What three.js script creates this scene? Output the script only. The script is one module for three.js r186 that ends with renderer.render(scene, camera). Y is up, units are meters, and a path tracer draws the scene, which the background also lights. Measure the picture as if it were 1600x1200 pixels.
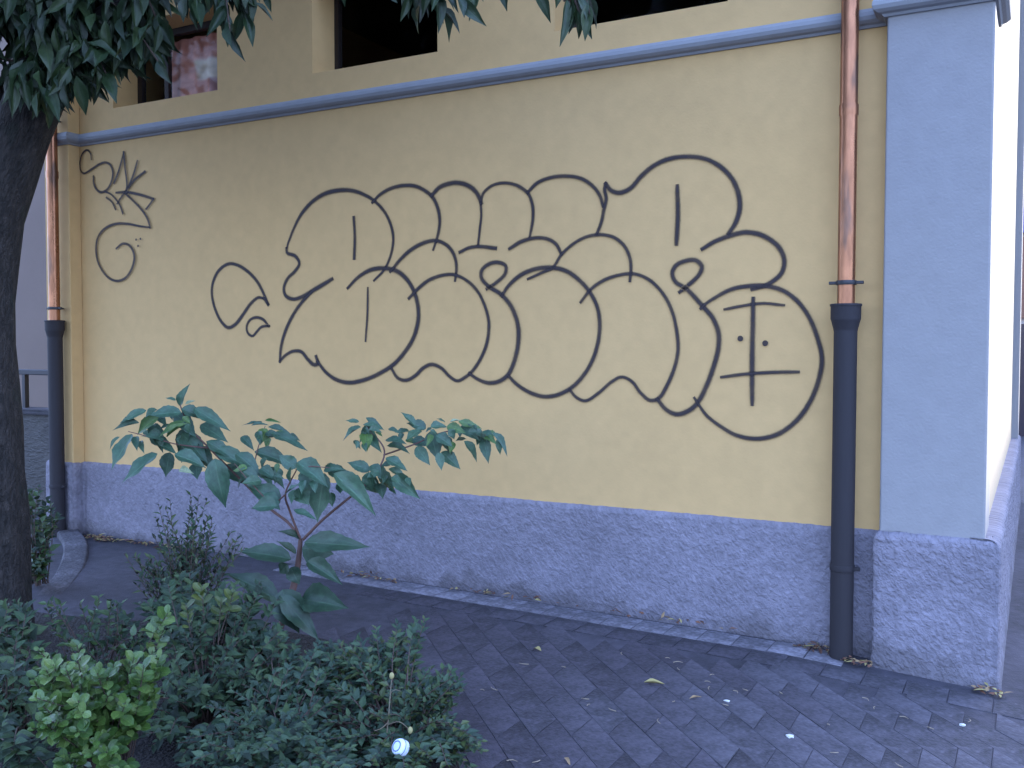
import * as THREE from 'three';
import { mergeGeometries } from 'three/addons/utils/BufferGeometryUtils.js';
import { ImprovedNoise } from 'three/addons/math/ImprovedNoise.js';
import { RoundedBoxGeometry } from 'three/addons/geometries/RoundedBoxGeometry.js';

// ---------------------------------------------------------------- camera, sky, sun, exposure
const scene = new THREE.Scene();
const camera = new THREE.PerspectiveCamera(43.61, 4 / 3, 0.05, 900);
camera.rotation.order = 'YXZ';
camera.position.set(0, 1.55, 5.21);
camera.rotation.set(-0.03798, 0.49987, 0.00119);
scene.add(camera);
camera.updateMatrixWorld(true);

const sunDir = new THREE.Vector3(0.25, 0.222, -0.75).normalize();
const SKY = 1.0;
{ // clear blue sky, paler towards the horizon, a soft brightening round the sun
  const W = 512, H = 256, data = new Float32Array(W * H * 4), d = new THREE.Vector3();
  const zen = [0.30, 0.47, 0.98], hor = [0.62, 0.80, 1.08], glow = [1.0, 0.93, 0.8];
  for (let r = 0; r < H; r++) for (let c = 0; c < W; c++) {
    const el = ((r + 0.5) / H - 0.5) * Math.PI, az = ((c + 0.5) / W - 0.5) * 2 * Math.PI;
    d.set(Math.cos(az) * Math.cos(el), Math.sin(el), Math.sin(az) * Math.cos(el));
    const h = Math.pow(1 - Math.max(0, d.y), 3.2), mu = Math.max(0, d.dot(sunDir));
    const g = 0.28 * Math.pow(mu, 1.5) + 0.5 * Math.pow(mu, 6) + 1.6 * Math.pow(mu, 60);
    for (let k = 0; k < 3; k++) data[(r * W + c) * 4 + k] = d.y < -0.01 ? 0.12 : SKY * (zen[k] * (1 - h) + hor[k] * h + g * glow[k]);
    data[(r * W + c) * 4 + 3] = 1;
  }
  const t = new THREE.DataTexture(data, W, H, THREE.RGBAFormat, THREE.FloatType);
  t.mapping = THREE.EquirectangularReflectionMapping; t.magFilter = t.minFilter = THREE.LinearFilter; t.needsUpdate = true;
  scene.background = t; scene.environment = t;
}
const sun = new THREE.DirectionalLight(new THREE.Color(1, 0.93, 0.82), 2.0);
sun.target.position.set(-3, 0, 0); sun.position.copy(sunDir).multiplyScalar(60).add(sun.target.position);
sun.castShadow = true; sun.shadow.mapSize.set(2048, 2048);
Object.assign(sun.shadow.camera, { left: -25, right: 25, top: 25, bottom: -25, near: 1, far: 140 });
scene.add(sun, sun.target);

const renderer = new THREE.WebGLRenderer({ antialias: true });
renderer.setSize(1024, 768);
renderer.toneMapping = THREE.LinearToneMapping;
renderer.toneMappingExposure = 4.9;
renderer.shadowMap.enabled = true;

// ---------------------------------------------------------------- helpers
let seed = 20240611;
const rnd = () => { seed = (seed + 0x6d2b79f5) | 0; let t = Math.imul(seed ^ (seed >>> 15), 1 | seed); t = (t + Math.imul(t ^ (t >>> 7), 61 | t)) ^ t; return ((t ^ (t >>> 14)) >>> 0) / 4294967296; };
const R = (a, b) => a + (b - a) * rnd(), V = (x, y, z) => new THREE.Vector3(x, y, z), lerp = (a, b, t) => a + (b - a) * t;
const clamp = (x, a, b) => Math.min(b, Math.max(a, x)), sstep = (a, b, x) => { const t = clamp((x - a) / (b - a), 0, 1); return t * t * (3 - 2 * t); };
const perlin = new ImprovedNoise(), N3 = (x, y, z) => perlin.noise(x + 37.13, y + 11.7, z + 5.31);
const fbm3 = (x, y, z, o = 4) => { let s = 0, a = 0.5; for (let i = 0; i < o; i++) { s += a * N3(x, y, z); x = x * 2.03; y = y * 2.03; z = z * 2.03; a *= 0.5; } return s; };
const eye = V(0, 1.55, 5.21), axR = V(1, 0, 0).applyQuaternion(camera.quaternion), axU = V(0, 1, 0).applyQuaternion(camera.quaternion), axF = V(0, 0, -1).applyQuaternion(camera.quaternion);
// a place in the world, given by where a plumb reading on the photograph (1600 x 1200) meets a distance in metres
const at = (px, py, d) => eye.clone().addScaledVector(axF, d).addScaledVector(axR, (px - 800) / 1500 * d).addScaledVector(axU, (600 - py) / 1500 * d);
const seen = (p) => { const q = p.clone().sub(eye), d = q.dot(axF); return d < 0.1 ? null : [800 + 1500 * q.dot(axR) / d, 600 - 1500 * q.dot(axU) / d]; };
const rgb = (r, g, b) => new THREE.Color().setRGB(r, g, b);
const used = new Map();
const numbered = (n) => { const k = used.get(n) ?? 0; used.set(n, k + 1); return k ? n + '_' + String(k).padStart(3, '0') : n; };
const shade = (o) => { o.castShadow = o.receiveShadow = true; return o; };
function thing(name, label, category, pos = [0, 0, 0], group) {
  const g = new THREE.Group(); g.name = numbered(name); g.position.set(...pos); g.userData = { label, category }; if (group) g.userData.group = group;
  scene.add(g); return g;
}
function setting(o, name) { o.name = name; o.userData.kind = 'structure'; scene.add(o); return shade(o); }
function part(name, geo, mat, parent, data) { const m = shade(new THREE.Mesh(geo, mat)); m.name = name; if (data) Object.assign(m.userData, data); parent.add(m); return m; }
const box = (w, h, d, x, y, z) => new THREE.BoxGeometry(w, h, d).translate(x, y, z);
const metre = (g) => { const p = g.attributes.position, n = g.attributes.normal, u = g.attributes.uv; for (let i = 0; i < u.count; i++) { const ax = Math.abs(n.getX(i)), ay = Math.abs(n.getY(i)), az = Math.abs(n.getZ(i)); if (ay > ax && ay > az) u.setXY(i, p.getX(i), p.getZ(i)); else if (ax > az) u.setXY(i, p.getZ(i), p.getY(i)); else u.setXY(i, p.getX(i), p.getY(i)); } return g; };
const rbox = (w, h, d, x, y, z, r = 0.006) => new RoundedBoxGeometry(w, h, d, 2, r).translate(x, y, z);
const merge = (list) => mergeGeometries(list.map((g) => { const n = g.index ? g.toNonIndexed() : g; for (const k of Object.keys(n.attributes)) if (!['position', 'normal', 'uv'].includes(k)) n.deleteAttribute(k); return n; }));

// ---------------------------------------------------------------- textures (computed, tileable)
function tileNoise(size, cells, octaves, sd, gain = 0.5) {
  const out = new Float32Array(size * size); let amp = 1, tot = 0, s = sd;
  const h = (x, y, k) => { let n = Math.imul(x, 374761393) + Math.imul(y, 668265263) + Math.imul(k, 1274126177); n = Math.imul(n ^ (n >>> 13), 1274126177); return ((n ^ (n >>> 16)) >>> 0) / 4294967296; };
  for (let o = 0; o < octaves; o++, cells *= 2, amp *= gain, s += 17) {
    tot += amp;
    for (let y = 0; y < size; y++) for (let x = 0; x < size; x++) {
      const u = x / size * cells, v = y / size * cells, i = Math.floor(u), j = Math.floor(v), f = u - i, g = v - j, a = f * f * (3 - 2 * f), b = g * g * (3 - 2 * g), i1 = (i + 1) % cells, j1 = (j + 1) % cells;
      out[y * size + x] += amp * lerp(lerp(h(i, j, s), h(i1, j, s), a), lerp(h(i, j1, s), h(i1, j1, s), a), b);
    }
  }
  for (let k = 0; k < out.length; k++) out[k] /= tot;
  return out;
}
function tex(size, fn, srgb, rx = 1, ry = 1, hh = size) {
  const d = new Uint8Array(size * hh * 4);
  for (let y = 0; y < hh; y++) for (let x = 0; x < size; x++) { const c = fn(x, y, y * size + x), o = (y * size + x) * 4; if (typeof c === 'number') d[o] = d[o + 1] = d[o + 2] = clamp(c, 0, 1) * 255; else for (let k = 0; k < 3; k++) d[o + k] = clamp(c[k], 0, 1) * 255; d[o + 3] = 255; }
  const t = new THREE.DataTexture(d, size, hh, THREE.RGBAFormat); t.wrapS = t.wrapT = THREE.RepeatWrapping; t.magFilter = THREE.LinearFilter; t.minFilter = THREE.LinearMipmapLinearFilter; t.generateMipmaps = true;
  if (srgb) t.colorSpace = THREE.SRGBColorSpace; t.repeat.set(rx, ry); t.needsUpdate = true; return t;
}
const nFine = tileNoise(512, 64, 3, 3), nMid = tileNoise(512, 12, 5, 9), nBig = tileNoise(512, 4, 5, 21), nBig2 = tileNoise(512, 3, 4, 55), nCast = tileNoise(512, 44, 3, 71, 0.6);
const stuccoBump = tex(512, (x, y, i) => 0.65 * nFine[i] + 0.35 * nMid[i], false, 1.6, 1.6);
const mottle = tex(512, (x, y, i) => { const a = 1 + 0.03 * (nBig[i] - 0.5) + 0.05 * (nFine[i] - 0.5); return [0.92 * a, 0.92 * a + 0.01 * (nBig2[i] - 0.5), 0.92 * a + 0.03 * (nBig2[i] - 0.5)]; }, true, 0.27, 0.27);
const castBump = tex(512, (x, y, i) => { const k = ((y + ((x >> 2) & 127)) & 511) * 512 + x; return 0.5 * nCast[k] + 0.5 * sstep(0.35, 0.75, nCast[k]) + 0.15 * nFine[i]; }, false, 1.6, 1.6);
const castMap = tex(512, (x, y, i) => { const a = 0.88 + 0.1 * (nMid[i] - 0.5) + 0.14 * (nBig[i] - 0.5) + 0.18 * (nFine[i] - 0.5); return [a, a * 0.995, a]; }, true, 0.7, 0.7);
const stoneMap = tex(512, (x, y, i) => { const s = sstep(0.62, 0.74, nMid[i]); const a = 0.74 + 0.5 * (nBig[i] - 0.5) + 0.34 * (nFine[i] - 0.5) + 0.1 * s; return [a * 1.0, a * 0.985, a]; }, true, 1.1, 1.1);
const stoneBump = tex(512, (x, y, i) => 0.7 * nFine[i] + 0.3 * nMid[i], false, 2.5, 2.5);
const asphaltMap = tex(512, (x, y, i) => { const a = 0.72 + 0.55 * (nBig[i] - 0.5) + 0.25 * (nFine[i] - 0.5); return [a, a * 0.985, a * 1.0]; }, true, 0.4, 0.4);
const barkBump = tex(256, (x, y) => { const u = x * 2, v = (y >> 1) * 2; return 0.6 * Math.abs(nMid[(v % 512) * 512 + (u * 3) % 512] - 0.5) * 2 + 0.4 * nFine[(v % 512) * 512 + u]; }, false, 2, 3);
const barkMap = tex(256, (x, y) => { const a = 0.62 + 0.7 * (nMid[y * 1024 % 262144 + (x * 6) % 512] - 0.5), g = sstep(0.55, 0.75, nBig[y * 2 * 512 + x * 2]); return [a * (1 - 0.1 * g), a * (1 + 0.02 * g), a * (1 - 0.04 * g)]; }, true, 2, 2);
const copperMap = tex(256, (x, y) => { const g = sstep(0.5, 0.7, nBig[y * 2 * 512 + x * 2]); const q = 0.9 + 0.3 * (nMid[y * 2 * 512 + x * 2] - 0.5); return [q - 0.22 * g, q * 0.97 - 0.14 * g, q * 0.95 - 0.05 * g]; }, true, 1, 1.3);
const copperRough = tex(256, (x, y) => 0.62 + 0.5 * (nBig[y * 2 * 512 + x * 2] - 0.5) + 0.2 * (nFine[y * 2 * 512 + x * 2] - 0.5), false, 1, 1.3);
const veins = (x, y, w, h) => { const u = Math.abs(x / w - 0.5) * 2, v = y / h; const side = Math.abs(((v * 9 - u * 1.6) % 1 + 1) % 1 - 0.5); return [1 - sstep(0.02, 0.09, u), (1 - sstep(0.0, 0.12, side)) * (1 - 0.6 * u)]; };
const leafMap = tex(64, (x, y) => { const [m, s] = veins(x, y, 64, 128), a = 0.8 + 0.3 * (nMid[(y * 4) * 512 + x * 8] - 0.5) + 0.12 * m + 0.06 * s; return [a + 0.08 * m, a, a]; }, true, 1, 1, 128);
const leafBump = tex(64, (x, y) => { const [m, s] = veins(x, y, 64, 128); return 0.7 - 0.5 * m - 0.28 * s; }, false, 1, 1, 128);

// ---------------------------------------------------------------- materials (real base colours, linear)
const std = (o) => new THREE.MeshStandardMaterial({ roughness: 0.9, ...o });
const M = {
  yellow: std({ color: rgb(0.73, 0.47, 0.20), map: mottle, bumpMap: stuccoBump, bumpScale: 0.0008, roughness: 0.93 }),
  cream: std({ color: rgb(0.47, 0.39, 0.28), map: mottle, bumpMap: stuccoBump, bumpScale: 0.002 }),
  grey: std({ color: rgb(0.335, 0.325, 0.325), map: mottle, bumpMap: stuccoBump, bumpScale: 0.002 }),
  trim: std({ color: rgb(0.33, 0.34, 0.36), map: mottle, bumpMap: stuccoBump, bumpScale: 0.0015 }),
  rough: std({ vertexColors: true, color: rgb(0.285, 0.268, 0.312), map: castMap, bumpMap: castBump, bumpScale: 0.0065, roughness: 0.97 }),
  asphalt: std({ color: rgb(0.10, 0.096, 0.118), map: asphaltMap, bumpMap: stoneBump, bumpScale: 0.004 }),
  soil: std({ color: rgb(0.03, 0.025, 0.022), map: stoneMap, bumpMap: castBump, bumpScale: 0.02 }),
  kerb: std({ color: rgb(0.15, 0.145, 0.16), map: stoneMap, bumpMap: castBump, bumpScale: 0.006 }),
  copper: std({ color: rgb(0.42, 0.20, 0.115), metalness: 0.8, roughness: 0.55, map: copperMap, roughnessMap: copperRough }),
  iron: std({ color: rgb(0.018, 0.015, 0.019), roughness: 0.72, metalness: 0.0, bumpMap: stuccoBump, bumpScale: 0.001 }),
  steel: std({ color: rgb(0.045, 0.044, 0.05), roughness: 0.5, metalness: 0.5 }),
  wood: std({ color: rgb(0.016, 0.009, 0.008), roughness: 0.6 }),
  dark: std({ color: rgb(0.02, 0.018, 0.02) }),
  bark: std({ color: rgb(0.056, 0.046, 0.041), map: barkMap, bumpMap: barkBump, bumpScale: 0.02 }),
  twig: std({ color: rgb(0.075, 0.05, 0.04) }),
  redstem: std({ color: rgb(0.115, 0.06, 0.048), roughness: 0.7 }),
  paint: new THREE.MeshStandardMaterial({ color: rgb(0.028, 0.019, 0.022), roughness: 0.75, transparent: true }),
};
const leafM = (r, g, b, rough = 0.5) => new THREE.MeshStandardMaterial({ color: rgb(r, g, b), map: leafMap, bumpMap: leafBump, bumpScale: 0.0015, roughness: rough, side: THREE.DoubleSide });
const LM = {
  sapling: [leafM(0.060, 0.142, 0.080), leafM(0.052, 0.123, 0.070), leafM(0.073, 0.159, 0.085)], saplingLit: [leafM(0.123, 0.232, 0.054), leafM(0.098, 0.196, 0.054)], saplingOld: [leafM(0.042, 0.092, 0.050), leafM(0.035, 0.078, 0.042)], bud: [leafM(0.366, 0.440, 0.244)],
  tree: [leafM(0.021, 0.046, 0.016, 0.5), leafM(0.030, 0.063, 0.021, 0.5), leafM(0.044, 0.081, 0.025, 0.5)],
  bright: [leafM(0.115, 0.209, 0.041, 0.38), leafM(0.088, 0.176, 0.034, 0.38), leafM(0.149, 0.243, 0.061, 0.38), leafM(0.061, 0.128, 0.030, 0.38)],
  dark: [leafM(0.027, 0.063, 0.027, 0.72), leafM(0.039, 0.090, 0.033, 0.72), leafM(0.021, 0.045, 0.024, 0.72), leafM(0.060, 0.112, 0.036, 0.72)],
  lime: [leafM(0.105, 0.149, 0.028), leafM(0.072, 0.110, 0.025)],
  grey: [leafM(0.029, 0.070, 0.041, 0.72), leafM(0.043, 0.090, 0.049, 0.72), leafM(0.023, 0.049, 0.029, 0.72), leafM(0.065, 0.123, 0.058, 0.72)],
  brown: [std({ color: rgb(0.16, 0.075, 0.045), side: THREE.DoubleSide }), std({ color: rgb(0.10, 0.05, 0.035), side: THREE.DoubleSide }), std({ color: rgb(0.28, 0.19, 0.10), side: THREE.DoubleSide }), std({ color: rgb(0.36, 0.30, 0.12), side: THREE.DoubleSide })],
};
const PIECE = [   // [width in millimetres, x y x y ... on the wall in centimetres from its right end]
  [26, '-483.4 185.9 -486.0 190.6 -493.0 201.5 -502.2 209.5 -512.5 214.8 -522.0 216.0 -531.7 211.3 -537.7 202.1 -538.5 193.4 -535.4 183.1 -529.0 173.5 -522.3 169.4 -515.2 171.8 -507.8 178.7 -500.4 186.3 -493.1 190.7 -487.4 190.1'],
  [23, '-487.4 190.1 -483.4 185.5'],
  [23, '-482.8 169.9 -488.2 174.9 -494.3 176.5 -500.5 175.0 -504.1 170.4 -503.3 165.5 -498.6 163.1 -494.5 166.2 -489.7 169.7 -482.4 170.2'],
  [26, '-465.3 225.3 -464.3 228.3 -463.1 230.5 -459.7 237.0 -452.8 247.0 -443.1 255.2 -431.8 260.2 -418.8 261.8 -406.1 260.4 -395.4 256.3 -388.4 252.0 -380.5 244.4 -375.4 235.0 -373.7 226.5 -375.5 216.8 -380.7 207.1 -389.5 199.7'],
  [29, '-465.7 224.6 -465.3 221.6 -457.9 219.0 -454.1 213.7 -458.0 208.6 -464.9 203.6 -468.5 196.9 -467.0 191.6 -460.1 188.9 -451.4 190.5 -439.9 195.4 -425.2 201.8'],
  [28, '-443.7 193.3 -453.4 185.3 -461.2 176.5 -467.2 166.8 -471.3 156.2 -472.8 144.8'],
  [29, '-472.8 144.8 -467.4 149.4 -459.5 152.4 -452.7 151.7 -447.0 146.5 -441.3 142.8 -438.0 144.0 -439.7 148.5'],
  [27, '-438.4 145.1 -430.9 137.7 -421.6 132.7 -410.6 131.0 -397.9 133.1 -385.4 137.6 -373.2 144.2 -362.9 154.1 -356.9 163.2 -353.9 174.2 -354.7 184.0 -357.7 192.4 -363.6 200.2 -371.2 205.4 -381.6 207.5 -392.1 206.9 -402.9 202.2 -411.6 195.3'],
  [24, '-406.2 242.5 -405.4 229.6 -406.0 215.3'],
  [21, '-394.7 194.8 -395.1 177.7 -396.8 159.3'],
  [25, '-390.5 251.5 -384.8 256.0 -376.2 259.5 -365.9 260.8 -355.8 259.6 -348.3 256.0 -342.6 251.5 -338.5 243.7 -337.2 235.5 -338.6 227.4 -342.2 218.0'],
  [26, '-376.0 205.0 -367.8 212.9 -359.3 218.8 -350.1 222.5 -341.0 223.7 -333.7 221.4 -328.1 216.6 -325.2 210.4 -324.6 205.0 -325.7 197.6'],
  [25, '-361.1 187.2 -354.3 193.0 -346.0 198.3 -336.2 201.1 -326.5 201.3 -317.0 197.3 -309.1 190.4 -303.7 180.9 -300.9 170.9 -301.7 160.2 -305.2 150.8 -312.3 140.7 -318.6 135.9 -324.2 133.7 -329.8 136.4 -336.3 141.8 -343.7 144.0 -350.3 141.6 -356.2 136.7 -363.8 133.4 -370.7 135.0 -375.3 140.9'],
  [30, '-343.4 252.5 -337.7 257.2 -329.6 259.3 -321.7 258.9 -313.8 255.6 -309.1 251.0 -306.3 245.2'],
  [20, '-306.8 245.5 -306.3 237.5 -307.3 229.6 -308.7 218.8'],
  [23, '-322.0 215.4 -315.4 217.8 -307.6 218.3 -296.2 216.6'],
  [25, '-306.6 245.3 -304.8 251.2 -298.3 255.5 -290.1 256.4 -282.1 254.6 -275.8 251.0 -272.3 247.2 -270.0 240.1 -270.0 232.4 -272.1 222.1'],
  [27, '-273.6 249.2 -267.1 254.5 -258.5 256.9 -248.2 257.1 -238.2 254.9 -230.8 250.1 -225.8 243.8 -223.9 237.7'],
  [23, '-227.7 221.5 -224.9 228.1 -223.4 234.7 -221.8 242.0 -222.9 247.3 -222.1 250.5'],
  [28, '-222.1 250.5 -218.6 246.2 -213.0 244.6 -206.7 246.7 -199.7 253.5 -192.0 258.6 -182.9 261.4 -172.5 261.5 -162.2 259.2 -153.5 253.8 -147.0 246.3 -143.7 237.7 -143.3 230.0 -145.4 223.2 -149.1 217.6'],
  [24, '-163.9 209.8 -157.4 213.4 -148.8 216.2 -140.4 217.7 -132.7 216.3 -125.8 212.5 -121.0 207.5 -118.9 201.2 -120.2 195.2 -124.2 191.2 -129.0 188.6 -135.9 186.7'],
  [25, '-178.7 245.6 -178.2 229.5 -178.9 213.4'],
  [25, '-286.0 215.8 -278.4 219.6 -268.8 221.5 -260.1 220.5 -254.1 216.9 -250.5 210.6'],
  [27, '-302.0 191.7 -294.6 195.9 -289.2 200.5 -288.6 205.2 -293.7 207.8 -300.2 207.2 -305.7 203.5 -306.1 198.7 -301.1 193.3 -291.9 187.9 -284.6 179.9 -280.1 168.8 -280.1 156.2 -283.2 145.1 -287.3 137.9 -293.7 133.9 -301.0 132.9 -308.5 134.9 -314.9 138.5'],
  [26, '-291.4 187.1 -286.5 193.3 -278.4 199.3 -268.7 202.6 -258.3 203.2 -248.0 201.0 -239.6 195.7 -232.1 187.9 -227.1 178.8 -225.5 168.2 -227.0 156.2 -231.1 145.6 -237.7 136.4 -245.2 130.1 -254.6 126.1 -263.3 125.4 -272.9 128.0 -281.0 132.5 -286.4 137.2'],
  [21, '-273.1 196.8 -263.5 200.4 -256.2 203.2 -250.6 210.6 -242.2 217.0 -233.9 220.4 -224.9 221.1 -216.8 219.0 -210.4 213.9 -206.9 207.1 -206.1 200.5 -206.7 193.6'],
  [24, '-237.7 182.0 -231.3 189.4 -223.1 194.4 -213.5 197.1 -204.0 197.5 -194.6 193.5 -186.9 186.0 -181.5 176.5 -178.4 164.9 -177.5 153.3 -179.7 143.2 -184.2 132.9 -188.7 126.2 -194.1 124.9 -199.6 128.9 -205.2 135.5 -211.6 138.0 -218.0 134.9 -226.1 128.3 -234.3 123.5 -240.2 125.2 -244.7 129.7'],
  [27, '-176.6 186.4 -171.1 190.6 -165.3 196.1 -164.1 200.3 -167.5 203.7 -172.7 203.8 -178.7 201.6 -181.2 197.4 -179.4 192.3 -172.6 187.8 -162.9 177.6 -157.8 171.8 -154.3 163.3 -154.3 154.8 -156.8 144.8 -161.0 133.4 -166.1 124.0 -171.3 119.5 -178.0 117.4 -184.1 119.8 -189.5 125.5'],
  [24, '-164.4 176.9 -162.2 179.0 -155.7 183.1 -147.1 187.1 -137.3 188.6 -128.3 188.3 -119.4 185.6 -111.3 179.3 -105.2 170.4 -101.2 160.2 -98.8 149.5 -100.2 138.7 -104.7 126.4 -111.8 116.0 -121.2 108.7 -132.2 105.7 -143.5 107.0 -153.6 112.2 -160.9 117.7 -167.6 126.8'],
  [22, '-150.9 176.1 -141.4 177.8 -130.2 179.0 -118.8 177.8'],
  [24, '-135.3 181.7 -135.3 170.1 -135.5 149.2 -135.2 124.4'],
  [22, '-152.4 138.8 -141.0 140.5 -127.1 141.7 -110.8 142.3'],
  [31, '-142.3 160.7 -141.8 159.4'],
  [31, '-128.8 158.1 -128.2 156.9'],
];
const TAG = [   // [width in millimetres, x y x y ... on the wall in centimetres from its right end]
  [20, '-671.2 305.7 -672.2 310.5 -676.6 313.6 -682.2 311.0 -685.3 303.7 -684.2 297.7 -680.6 295.3 -672.5 297.3 -662.8 300.7 -654.9 301.7 -648.6 298.9 -646.0 292.9 -648.1 285.7 -653.0 280.3 -660.1 278.5 -665.6 281.3 -668.7 286.3 -669.1 291.8'],
  [18, '-656.5 279.0 -649.1 276.3 -643.0 271.6 -638.4 266.6 -635.2 260.3'],
  [18, '-653.9 273.8 -647.7 269.9 -643.6 264.0'],
  [20, '-644.6 284.9 -639.4 293.3 -633.0 307.6'],
  [20, '-633.3 307.6 -631.7 294.8 -630.0 282.1 -631.3 275.5'],
  [19, '-617.8 299.4 -622.7 288.8 -629.7 279.0 -636.8 272.8 -641.5 268.2'],
  [19, '-609.6 290.5 -621.3 285.1 -628.2 279.7'],
  [20, '-642.4 276.8 -632.1 276.6 -615.5 273.3 -600.4 268.9'],
  [20, '-600.4 268.9 -603.7 265.7 -608.5 261.8'],
  [20, '-632.9 276.1 -623.1 269.2 -612.7 260.7 -606.9 253.6 -604.5 247.1'],
  [20, '-604.5 247.3 -615.9 249.0 -631.1 251.8 -645.0 252.3 -657.6 248.8 -664.9 242.3 -667.0 233.9 -665.3 224.2 -659.1 215.4 -650.6 209.2 -642.0 207.4 -632.7 209.7 -625.7 216.3 -622.5 224.5 -624.2 230.8 -629.1 235.2 -636.0 236.4 -643.0 233.0'],
  [18, '-621.0 238.9 -619.5 238.7'],
  [18, '-616.0 239.4 -614.5 238.9'],
  [18, '-618.5 234.3 -617.6 233.4'],
];

// ---------------------------------------------------------------- ground, which falls a little towards the corner of the building
const gy = (x) => (x < -1.1 ? clamp(-0.013 * (x + 3.1), -0.03, 0.025) : Math.max(-0.2, -0.026 - 0.06 * (x + 1.1)));
{
  const xs = [-220, -60, -20, -12, -9]; for (let x = -8; x <= 4; x += 0.25) xs.push(x); xs.push(6, 9, 14, 30, 90, 220);
  const zs = [-220, -90, -40, -25, -15, -8, -4, -2, -1, 0, 0.5, 1, 1.5, 2, 3, 4, 6, 9, 14, 30, 90, 220], P = [], U = [], I = [];
  for (const z of zs) for (const x of xs) { P.push(x, gy(x) - 0.0045, z); U.push(x, z); }
  for (let j = 0; j < zs.length - 1; j++) for (let i = 0; i < xs.length - 1; i++) { const a = j * xs.length + i, b = a + 1, c = a + xs.length, d = c + 1; I.push(a, c, b, b, c, d); }
  const g = new THREE.BufferGeometry(); g.setAttribute('position', new THREE.Float32BufferAttribute(P, 3)); g.setAttribute('uv', new THREE.Float32BufferAttribute(U, 2)); g.setIndex(I); g.computeVertexNormals();
  setting(new THREE.Mesh(g, M.asphalt), 'ground');
}
// planting bed under the shrubs
{
  const edge = [[-5.7, 1.75], [-5.0, 1.8], [-4.2, 1.6], [-3.6, 1.4], [-3.0, 1.45], [-2.5, 1.75], [-2.1, 2.0], [-1.8, 2.4], [-1.5, 3.0], [-1.2, 4.2], [-6.5, 6.0], [-8, 4.5], [-7.2, 2.2]];
  const s = new THREE.Shape(new THREE.CatmullRomCurve3(edge.map(([x, z]) => V(x, -z, 0)), true).getPoints(90).map((p) => new THREE.Vector2(p.x, p.y)));
  const g = new THREE.ExtrudeGeometry(s, { depth: 0.05, bevelEnabled: true, bevelSize: 0.05, bevelThickness: 0.04, bevelSegments: 2 }).rotateX(-Math.PI / 2).translate(0, -0.035, 0);
  setting(new THREE.Mesh(g, M.soil), 'soil');
}

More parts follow.
